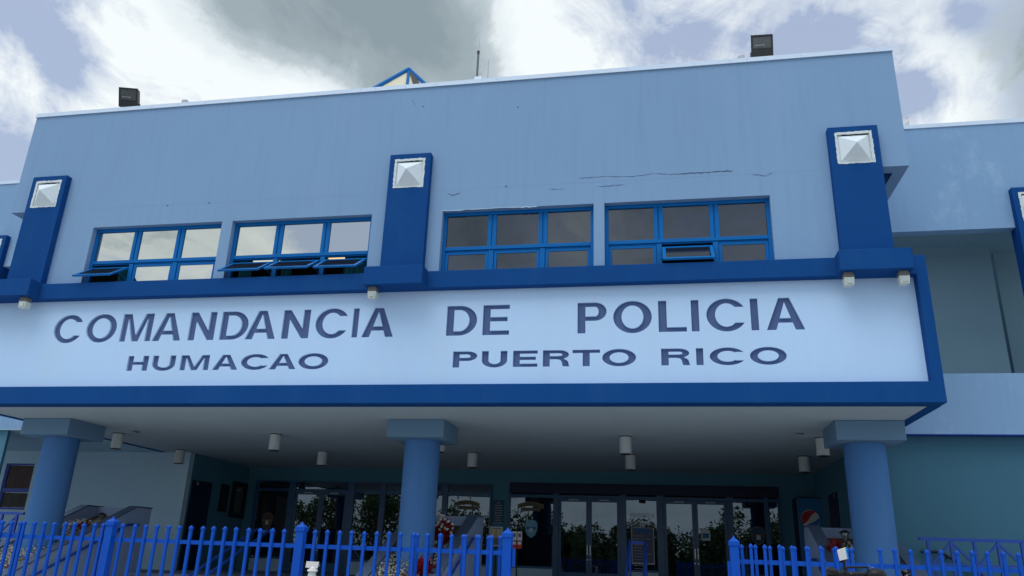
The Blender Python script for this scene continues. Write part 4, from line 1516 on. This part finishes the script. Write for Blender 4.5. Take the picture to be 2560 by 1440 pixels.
# open leaf folded back behind the fence near the third post
bl = [X7(p, 1338) * (7.16 / 7.0) for p in (1043.3, 1073.1, 1103, 1132, 1160.3, 1192, 1222.2, 1250)]
gl_ = fence('picket_gate', 'blue picket gate leaf folded open behind the fence beside the porch poster stand', 'gate', None, bl, [], [(bl[0] - 0.05, bl[-1] + 0.05)], FY + 0.16)
MB().box(bl[0] - 0.055, bl[0] - 0.02, FY + 0.145, FY + 0.175, 0.1, 1.80).build('stile', 'picket_blue', gl_)
MB().box(bl[-1] + 0.02, bl[-1] + 0.055, FY + 0.145, FY + 0.175, 0.1, 1.70).build('stile', 'picket_blue', gl_)
MB().box(P3 + 0.045, P3 + 0.07, FY - 0.01, FY + 0.02, 1.55, 1.70).build('latch', 'picket_blue', gl_)
# right hand fence and its open leaf
X74 = lambda px, py=1370: at(px, py, FY2).x
rp = [1780 + v / 7.111 for v in (680, 935, 1180, 1430, 1690, 1940, 2200, 2465)] + [2200 + v / 7.111 for v in (5 + 272 * 0, 268, 540, 805, 1075, 1345, 1620, 1900, 2180, 2475)]
rp = sorted(set(round(v, 1) for v in rp))
rx = [X74(p, 1361 + (p - 1880) * 0.037) for p in rp]
out = [rx[0]]
for x in rx[1:]:
    if x - out[-1] > 0.07:
        out.append(x)
rx = out + [out[-1] + 0.118 * k for k in range(1, 14)]
P4 = X74(1834, 1350)
fence('picket_fence', 'bright blue picket fence section right of the gate gap', 'fence', 'blue steel picket fences', rx, [P4, rx[-1] + 0.11], [(P4 + 0.038, rx[-1] + 0.08)], FY2)
xa, xb = P4 + 0.09, P4 + 0.09 + 0.118 * 8
yf2 = lambda x: FY2 + 0.16 + (x - P4) * 0.30
fence('picket_gate', 'blue picket gate leaf folded open behind the fence right of the gate gap', 'gate', None, [xa + 0.118 * k for k in range(9)], [], [(xa - 0.04, xb + 0.04)], yf2)
o = MB().box(P4 - 0.062, P4 - 0.04, FY2 - 0.02, FY2 + 0.02, 1.49, 1.66).build('gate_hinge', 'picket_blue', origin=(P4 - 0.05, FY2, 1.5))
tag(o, 'small blue hinge plate on the left of the right gate post', 'hinge')

# ------------------------------------------------------------------ porch furniture and notices
def vending():
    x0, x1, y0, y1, z0, z1 = 3.02 - 0.05, 3.9, 0, 0, 0, 0
    a, c = at(1990, 1243, 21.3), at(2056, 1243, 21.3)
    x0, x1 = a.x, c.x
    y0 = 21.3
    zt = a.z
    r_ = root('vending_machine', ((x0 + x1) / 2, y0 + 0.35, FLOOR), 'blue drinks vending machine with a round red, white and blue emblem', 'vending machine')
    MB().box(x0, x1, y0 + 0.03, y0 + 0.7, FLOOR, zt).build('cabinet', 'dark_navy', r_, bevel=0.015)
    MB().box(x0 + 0.012, x1 - 0.012, y0, y0 + 0.029, FLOOR + 0.1, zt - 0.02).build('front_panel', 'machine_blue', r_, bevel=0.006)
    ec = at(2026, 1298, y0)
    rr = 0.225
    yb = y0 - 0.006
    def seg(nm, mt, fn0, fn1, dy):
        m = MB()
        n = 30
        pts = []
        for k in range(n):
            t0, t1 = -1 + 2 * k / n, -1 + 2 * (k + 1) / n
            q = [(t0, fn0(t0)), (t1, fn0(t1)), (t1, fn1(t1)), (t0, fn1(t0))]
            ca, sa = math.cos(R(35)), math.sin(R(35))
            m.quad(*[(ec.x + rr * (u * ca - v * sa), yb - dy, ec.z + rr * (u * sa + v * ca)) for u, v in q])
        m.build(nm, mt, r_)
    cir = lambda t: math.sqrt(max(0, 1 - t * t))
    seg('emblem_disc', 'white', lambda t: -cir(t), lambda t: cir(t), 0)
    w0_ = lambda t: max(-cir(t) * .94, min(cir(t) * .94, 0.14 + 0.16 * math.sin(t * 2.4)))
    w1_ = lambda t: max(-cir(t) * .94, min(cir(t) * .94, -0.34 - 0.10 * math.sin(t * 2.2 + 0.6)))
    seg('emblem_red', 'red', w0_, lambda t: max(cir(t) * .94, w0_(t)), 0.003)
    seg('emblem_blue', 'badge_blue', lambda t: -cir(t) * .94, w1_, 0.003)
    MB().box(x1 - 0.16, x1 - 0.05, y0 - 0.012, y0, FLOOR + 1.0, FLOOR + 1.35).build('coin_panel', 'black', r_)


vending()

# framed display case and dark plaque on the left porch wall
xw = -12.22
r_ = root('display_case', (xw, 21.6, 2.5), 'dark framed glass display case on the left porch wall', 'display case')
m = MB()
m.box(xw, xw + 0.07, 21.28, 22.03, 2.50, 2.62).box(xw, xw + 0.07, 21.28, 22.03, 3.38, 3.50)
m.box(xw, xw + 0.07, 21.28, 21.42, 2.62, 3.38).box(xw, xw + 0.07, 21.90, 22.03, 2.62, 3.38)
m.build('frame', 'black', r_)
MB().box(xw, xw + 0.02, 21.42, 21.90, 2.62, 3.38).build('notice_sheet', 'board_green', r_)
MB().box(xw + 0.021, xw + 0.024, 21.45, 21.78, 3.26, 3.32).build('heading_strip', 'print_grey', r_)
r_ = MB().box(xw + 0.001, xw + 0.03, 20.66, 21.10, 2.615, 3.37).build('wall_plaque', 'black', origin=(xw, 20.9, 2.6), bevel=0.004)
tag(r_, 'tall black plaque between the navy door and the display case', 'plaque')

# dark sign between the two glass fronts
a, c = at(1234, 1250, ENT - 0.0), at(1258, 1307, ENT - 0.0)
r_ = root('wall_sign', ((a.x + c.x) / 2, ENT, c.z), 'dark blue directory sign on the wall strip between the glass fronts', 'sign')
MB().box(a.x, c.x, ENT - 0.012, ENT + 0.019, c.z, a.z).build('board', 'sign_teal', r_)
m = MB()
rnd = random.Random(5)
for k in range(9):
    z = a.z - 0.08 - k * 0.066
    ln = (c.x - a.x) * rnd.uniform(0.45, 0.8)
    if k == 0:
        ln = (c.x - a.x) * 0.3
    m.box((a.x + c.x) / 2 - ln / 2, (a.x + c.x) / 2 + ln / 2, ENT - 0.015, ENT - 0.0125, z - 0.011, z + 0.011)
m.build('print_line', 'print_grey', r_)


def easel(px, y, z0, z1, wdt, label, kind):
    c = at(px, 1340, y)
    r_ = root('notice_stand', (c.x, y, FLOOR), label, 'notice stand')
    MB().tube(((c.x, y + 0.03, FLOOR), (c.x, y + 0.03, z0)), 0.014, 8).build('pole', 'black', r_)
    MB().lathe(c.x, y + 0.03, [(0.15, FLOOR), (0.15, FLOOR + 0.015), (0.02, FLOOR + 0.03)], 20).build('base', 'black', r_)
    if kind == 'frame':
        MB().wall(c.x - wdt / 2, c.x + wdt / 2, z0, z1, y - 0.01, y + 0.02, [(c.x - wdt / 2 + .03, c.x + wdt / 2 - .03, z0 + .03, z1 - .03)]).build('frame', 'galv', r_)
        xs_ = (c.x - wdt / 2 + .045, c.x - 0.01, c.x + 0.01, c.x + wdt / 2 - .045)
        for (u, v) in ((xs_[0], xs_[1]), (xs_[2], xs_[3])):
            MB().box(u, v, y - 0.004, y + 0.01, z0 + 0.20, z1 - .05).build('sheet', 'cream', r_)
        MB().box(c.x - wdt / 2 + .031, c.x + wdt / 2 - .031, y + 0.011, y + 0.015, z0 + .031, z1 - .031).build('backing', 'board_green', r_)
    else:
        MB().box(c.x - wdt / 2, c.x + wdt / 2, y, y + 0.02, z0, z1).build('back_panel', 'black', r_)
        n = 2
        for k in range(n):
            u0 = c.x - wdt / 2 + 0.01 + k * wdt / n
            u1 = u0 + wdt / n - 0.02
            zm = (z0 + z1) / 2 - 0.03
            MB().box(u0, u1, y - 0.03, y - 0.001, zm + 0.02, z1 - 0.01).build('leaflet', 'paper', r_)
            MB().box(u0 + 0.02, u1 - 0.02, y - 0.032, y - 0.0305, zm + 0.09, z1 - 0.05).build('leaflet_print', 'badge_brown', r_)
            MB().box(u0, u1, y - 0.03, y - 0.001, z0 + 0.01, zm).build('leaflet', 'red', r_)
            MB().box(u0 + 0.01, u1 - 0.01, y - 0.032, y - 0.0305, z0 + 0.09, zm - 0.005).build('leaflet_print', 'paper', r_)


easel(1240, 20.2, 1.93, 2.40, 0.33, 'framed notice on a stand before the wall strip between the glass fronts', 'frame')
easel(1293, 17.4, 1.84, 2.21, 0.235, 'leaflet rack with white and red leaflets on a black pole', 'rack')


# stickers on the glass: shields and arched lettering
def shield(px, py, wdt, h, m0, m1, m2, label, y=None):
    y = y or ENT - 0.012
    c = at(px, py, y)
    r_ = root('badge_sticker', (c.x, y, c.z), label, 'badge sticker', 'police badge stickers on the entrance glass')
    half = [(0, 0.5), (0.28, 0.46), (0.46, 0.36), (0.5, 0.12), (0.46, -0.12), (0.32, -0.34), (0, -0.5)]
    def outl(s):
        return [(c.x + x * wdt * s, c.z + z * h * s) for x, z in half] + [(c.x - x * wdt * s, c.z + z * h * s) for x, z in reversed(half[1:-1])]
    for nm, mt, s, dy in (('border', m0, 1.0, 0.0), ('field', m1, 0.90, 0.003)):
        m = MB()
        add_flat(m, fill_mesh([outl(s)], 0.001), y - dy)
        m.build(nm, mt, r_)
    m = MB()                                        # dark band and small building emblem
    m.box(c.x - wdt * .42, c.x + wdt * .42, y - 0.006, y - 0.0045, c.z - h * 0.02, c.z + h * 0.10)
    m.build('band', m2, r_)
    m = MB()
    for dx, zz in ((-0.10, 0.10), (0.0, 0.16), (0.10, 0.08)):
        m.box(c.x + (dx - .035) * wdt, c.x + (dx + .035) * wdt, y - 0.009, y - 0.0065, c.z - h * 0.20, c.z + h * zz * 0.4)
    m.build('emblem', 'white' if m1 != 'gold' else 'cream', r_)


shield(668, 1303, 0.36, 0.50, 'gold', 'badge_brown', 'gold', 'tan bordered brown badge sticker on the leftmost entrance pane')
shield(1328, 1322, 0.345, 0.485, 'badge_light', 'badge_light', 'badge_blue', 'light blue badge sticker on the pane beside the leaflet rack')
shield(1896, 1340, 0.36, 0.48, 'gold', 'sign_teal', 'badge_brown', 'dim tan badge sticker on the pane right of the doors')


def arch_text(px, py, label):
    y = ENT - 0.012
    c = at(px, py, y)
    r_ = root('arched_sticker', (c.x, y, c.z), label, 'lettering sticker', 'arched lettering stickers on the entrance glass')
    m = MB()
    n = 16
    for k in range(n):
        xa, xb = -0.37 + 0.74 * k / n, -0.37 + 0.74 * (k + 1) / n
        za, zb_ = -0.55 * xa * xa, -0.55 * xb * xb
        m.quad((c.x + xa, y, c.z + za - 0.025), (c.x + xb, y, c.z + zb_ - 0.025), (c.x + xb, y, c.z + zb_ + 0.095), (c.x + xa, y, c.z + za + 0.095))
    m.build('arch_band', 'gold', r_)
    m = MB()
    add_flat(m, text_mesh('COMANDANCIA', 0.105, 0.0, 1.0), y - 0.004, c.x, c.z - 0.002, 0.92, 0.55)
    m.build('arch_lettering', 'black', r_)
    MB().box(c.x - 0.27, c.x + 0.27, y - 0.001, y + 0.001, c.z - 0.155, c.z - 0.065).build('strip', 'gold', r_)
    m = MB()
    add_flat(m, text_mesh('AREA HUMACAO', 0.075), y - 0.004, c.x, c.z - 0.137, 0.80)
    m.build('strip_lettering', 'black', r_)


arch_text(1167, 1259, 'arched gold lettering sticker on the pane right of the middle column')
arch_text(1327, 1263, 'arched gold lettering sticker above the light blue badge')

# centre pane: welcome lettering and poster, paper on a door
y = ENT - 0.012
c = at(1606, 1290, y)
r_ = root('welcome_lettering', (c.x, y, c.z), 'two lines of grey welcome lettering on the middle pane', 'lettering sticker')
for k, tx in enumerate(('BIENVENIDOS AL', 'DISTRITO DE HUMACAO')):
    m = MB()
    add_flat(m, text_mesh(tx, 0.155, 0.0, 1.0), y, c.x, c.z - 0.03 - k * 0.235, 0.56)
    m.build('lettering', 'print_grey', r_)
a, b_ = at(1578, 1318, y), at(1637, 1412, y)
r_ = root('poster', ((a.x + b_.x) / 2, y, b_.z), 'white bordered navy poster on the middle pane under the welcome lettering', 'poster')
MB().box(a.x, b_.x, y - 0.004, y, b_.z, a.z).build('sheet', 'paper', r_)
MB().box(a.x + 0.02, b_.x - 0.02, y - 0.007, y - 0.005, b_.z + 0.03, a.z - 0.015).build('print', 'poster_navy', r_)
MB().box(a.x + 0.12, b_.x - 0.10, y - 0.0095, y - 0.008, a.z - 0.15, a.z - 0.02).build('heading', 'poster_blue', r_)
m = MB()
rnd = random.Random(8)
for k in range(13):
    z = a.z - 0.22 - k * 0.075
    ln = (b_.x - a.x) * rnd.uniform(0.35, 0.75)
    m.box(a.x + 0.06, a.x + 0.06 + ln, y - 0.0095, y - 0.008, z - 0.010, z + 0.010)
m.build('print_line', 'print_grey', r_)
a, b_ = at(1753, 1324, ENT - 0.03), at(1776, 1352, ENT - 0.03)
r_ = root('paper_notice', ((a.x + b_.x) / 2, ENT - 0.03, b_.z), 'white paper notice with a blue block taped inside the right door', 'notice')
MB().box(a.x, b_.x, ENT - 0.034, ENT - 0.030, b_.z, a.z).build('sheet', 'paper', r_)
MB().box(a.x + 0.03, b_.x - 0.03, ENT - 0.037, ENT - 0.035, b_.z + 0.06, a.z - 0.09).build('print', 'poster_blue', r_)

# ------------------------------------------------------------------ things in front of the fence
a, b_ = at(767, 1403, 6.85), at(796, 1420, 6.85)
r_ = root('sign_plate', ((a.x + b_.x) / 2, 6.85, b_.z), 'small blank off white plate fixed to the fence above the white bollard lamp', 'sign plate')
MB().hexa([(a.x - .004, 6.845, b_.z), (b_.x - .008, 6.845, b_.z - .004), (b_.x - .008, 6.855, b_.z - .004), (a.x - .004, 6.855, b_.z), (a.x, 6.845, a.z), (b_.x, 6.845, a.z - 0.002), (b_.x, 6.855, a.z - 0.002), (a.x, 6.855, a.z)]).build('plate', 'white', r_)
MB().box((a.x + b_.x) / 2 - 0.01, (a.x + b_.x) / 2 + 0.01, 6.856, 6.98, b_.z + 0.01, b_.z + 0.03).build('bracket', 'galv', r_)
c = at(781, 1428, 6.7)
r_ = root('bollard_lamp', (c.x, 6.7, 0), 'white tiered bollard lamp standing before the fence', 'bollard lamp')
z1 = c.z + 0.02
MB().lathe(c.x, 6.7, [(0.03, z1), (0.012, z1 + 0.014), (0.006, z1 + 0.022)], 16).build('finial', 'white', r_, smooth=True)
MB().lathe(c.x, 6.7, [(0.030, z1 - 0.03), (0.046, z1 - 0.018), (0.040, z1 - 0.004), (0.02, z1)], 20).build('hood', 'white', r_, smooth=True)
MB().lathe(c.x, 6.7, [(0.036, z1 - 0.2), (0.038, z1 - 0.06), (0.030, z1 - 0.03)], 20).build('lantern', 'lamp_white', r_, smooth=True)
MB().lathe(c.x, 6.7, [(0.06, 0.0), (0.06, 0.04), (0.035, 0.07), (0.030, z1 - 0.2)], 20).build('post', 'white', r_, smooth=True)

# press video camera on a tripod, bottom right
yc = 5.0
P = lambda px, py, dy=0.0: at(px, py, yc + dy)
base = P(2130, 1440)
r_ = root('video_camera', (base.x, yc, 0), 'black press video camera on a tripod with a white and cyan cube on top', 'video camera')
bz = base.z - 0.03
hx = base.x
bd = MB()
bd.hexa([P(2062, 1452), P(2170, 1456), P(2170, 1456, .16), P(2062, 1452, .16), P(2070, 1428), P(2165, 1432), P(2165, 1430, .16), P(2070, 1426, .16)])
bd.build('body', 'black', r_, bevel=0.008)
def blobmesh(cx, cy, cz, rx, ry, rz, n=14, jit=0.05, seed=1):
    rnd2 = random.Random(seed)
    m = MB()
    rings = 8
    for j in range(rings + 1):
        th = math.pi * j / rings
        for k in range(n):
            a_ = 2 * math.pi * k / n
            q = 1 + rnd2.uniform(-jit, jit)
            m.v.append((cx + rx * q * math.sin(th) * math.cos(a_), cy + ry * q * math.sin(th) * math.sin(a_), cz + rz * q * math.cos(th)))
    for j in range(rings):
        for k in range(n):
            p0, p1 = j * n + k, j * n + (k + 1) % n
            m.f.append((p0, p0 + n, p1 + n, p1))
            m.m.append(0)
    return m


c = P(2078, 1428)
blobmesh(c.x, c.y - 0.03, c.z, 0.032, 0.045, 0.020).build('viewfinder', 'black', r_, smooth=True)
c = P(2190, 1438)
blobmesh(c.x, c.y, c.z, 0.058, 0.05, 0.036, 18, 0.06, 3).build('fluffy_microphone', 'black', r_, smooth=True)
MB().tube((P(2112, 1432), P(2113, 1420), P(2120, 1418), P(2168, 1418), P(2172, 1430)), 0.0065, 8).build('top_handle', 'black', r_, smooth=True)
m = MB().tube((P(2170, 1411), P(2174, 1416), P(2179, 1420), P(2183, 1418), P(2187, 1424)), 0.0022, 6)
m.build('lens_clip', 'chrome', r_)
q = MB()
for (px, py) in ((2125, 1433), (2085, 1427)):
    c = P(px, py, -0.01)
    q.box(c.x - 0.004, c.x + 0.004, c.y - 0.03, c.y - 0.022, c.z - 0.0022, c.z + 0.0022)
q.build('metal_trim', 'chrome', r_)
f0 = [P(2099, 1402), P(2118, 1397.5), P(2113, 1370.5), P(2092.5, 1376)]
s0 = [P(2118, 1397.5), P(2121.8, 1396, 0.05), P(2115.8, 1368, 0.05), P(2113, 1370.5)]
bk = [P(2102.8, 1400.5, 0.05), P(2121.8, 1396, 0.05), P(2115.8, 1368, 0.05), P(2096, 1373.5, 0.05)]
m = MB()
m.quad(*f0)
m.quad(*reversed(bk))
m.quad(f0[0], f0[3], bk[3], bk[0])
m.quad(f0[3], f0[2], bk[2], bk[3])
m.quad(f0[0], bk[0], bk[1], f0[1])
m.build('white_cube', 'paper', r_)
MB().quad(*s0).build('cyan_side', 'cyan', r_)
MB().tube((P(2109, 1398, 0.02), P(2112, 1422, 0.02)), 0.008, 8).build('mount', 'black', r_)
for k in range(3):
    a_ = k * 2.094 + 0.4
    MB().tube(((hx, yc + 0.08, bz + 0.01), (hx + 0.45 * math.cos(a_), yc + 0.08 + 0.45 * math.sin(a_), 0.0)), 0.014, 8).build('leg', 'black', r_)

# ------------------------------------------------------------------ trees across the street (seen mirrored in the entrance glass)
def tree(x, y, h, rad, seed, label):
    rnd = random.Random(seed)
    r_ = root('tree', (x, y, 0), label, 'tree', 'trees across the street mirrored in the entrance glass')
    t = MB().tube(((x, y, 0), (x + 0.1, y, h * 0.25), (x + rnd.uniform(-.3, .3), y, h * 0.55)), 0.16, 8)
    for k in range(6):
        a_ = rnd.uniform(0, 6.28)
        z0 = h * rnd.uniform(0.3, 0.5)
        t.tube(((x, y, z0), (x + math.cos(a_) * rad * .4, y + math.sin(a_) * rad * .4, z0 + h * .15), (x + math.cos(a_) * rad * .7, y + math.sin(a_) * rad * .7, z0 + h * 0.28)), 0.06, 6)
    t.build('trunk', 'bark', r_)
    cl = []
    for k in range(16):
        a_ = rnd.uniform(0, 6.28)
        rr = rad * math.sqrt(rnd.random()) * 0.85
        cl.append((x + rr * math.cos(a_), y + rr * math.sin(a_), h * rnd.uniform(0.42, 0.88), rad * rnd.uniform(0.25, 0.45)))
    m = MB()
    for k in range(4800):
        c = rnd.choice(cl)
        d = Vector((rnd.gauss(0, 1), rnd.gauss(0, 1), rnd.gauss(0, 0.75))).normalized() * c[3] * rnd.uniform(0.55, 1.1)
        p = Vector(c[:3]) + d
        u = Vector((rnd.gauss(0, 1), rnd.gauss(0, 1), rnd.gauss(0, 1))).normalized()
        v = u.cross(Vector((rnd.gauss(0, 1), rnd.gauss(0, 1), rnd.gauss(0, 1)))).normalized()
        s = rnd.uniform(0.10, 0.19)
        m.quad(p - u * s, p + v * s * .5, p + u * s, p - v * s * .5)
    m.build('crown', 'tree_leaf', r_, weld=False)


for k, (x, y, h, rad) in enumerate(((-28, -20, 6.5, 3.2), (-22, -17, 7.0, 3.0), (-16, -22, 6.0, 3.4), (-9.5, -24, 5.6, 3.0), (-5, -20, 4.6, 2.6), (-1, -23, 5.2, 3.0), (3.5, -21, 4.8, 2.6), (8, -22, 6.4, 3.2), (13, -20, 6.8, 3.2))):
    tree(x, y, h, rad, 40 + k, ('broad dark tree', 'tall green tree', 'spreading tree', 'low round tree', 'bushy small tree', 'mid sized tree', 'short leafy tree', 'high crowned tree', 'dense tall tree')[k]
         + ' across the street, mirrored in the entrance glass')

r_ = root('hedge', (-6, -27, 0), 'long dark clipped hedge behind the street trees, mirrored in the entrance glass', 'hedge')
m = MB().box(-48, 36, -28, -26, 0, 2.3)
m.build('hedge_body', 'tree_leaf', r_)
m = MB()
rnd = random.Random(77)
for k in range(9000):
    p = Vector((rnd.uniform(-48, 36), -25.9 + rnd.uniform(-.25, .3), 2.9 * rnd.random() ** 0.8 + 0.35 * math.sin(k * 0.7)))
    u = Vector((rnd.gauss(0, 1), rnd.gauss(0, 1), rnd.gauss(0, 1))).normalized()
    v = u.cross(Vector((rnd.gauss(0, 1), rnd.gauss(0, 1), rnd.gauss(0, 1)))).normalized()
    e = rnd.uniform(0.12, 0.3)
    m.quad(p - u * e, p + v * e * .6, p + u * e, p - v * e * .6)
m.build('foliage', 'tree_leaf', r_, weld=False)
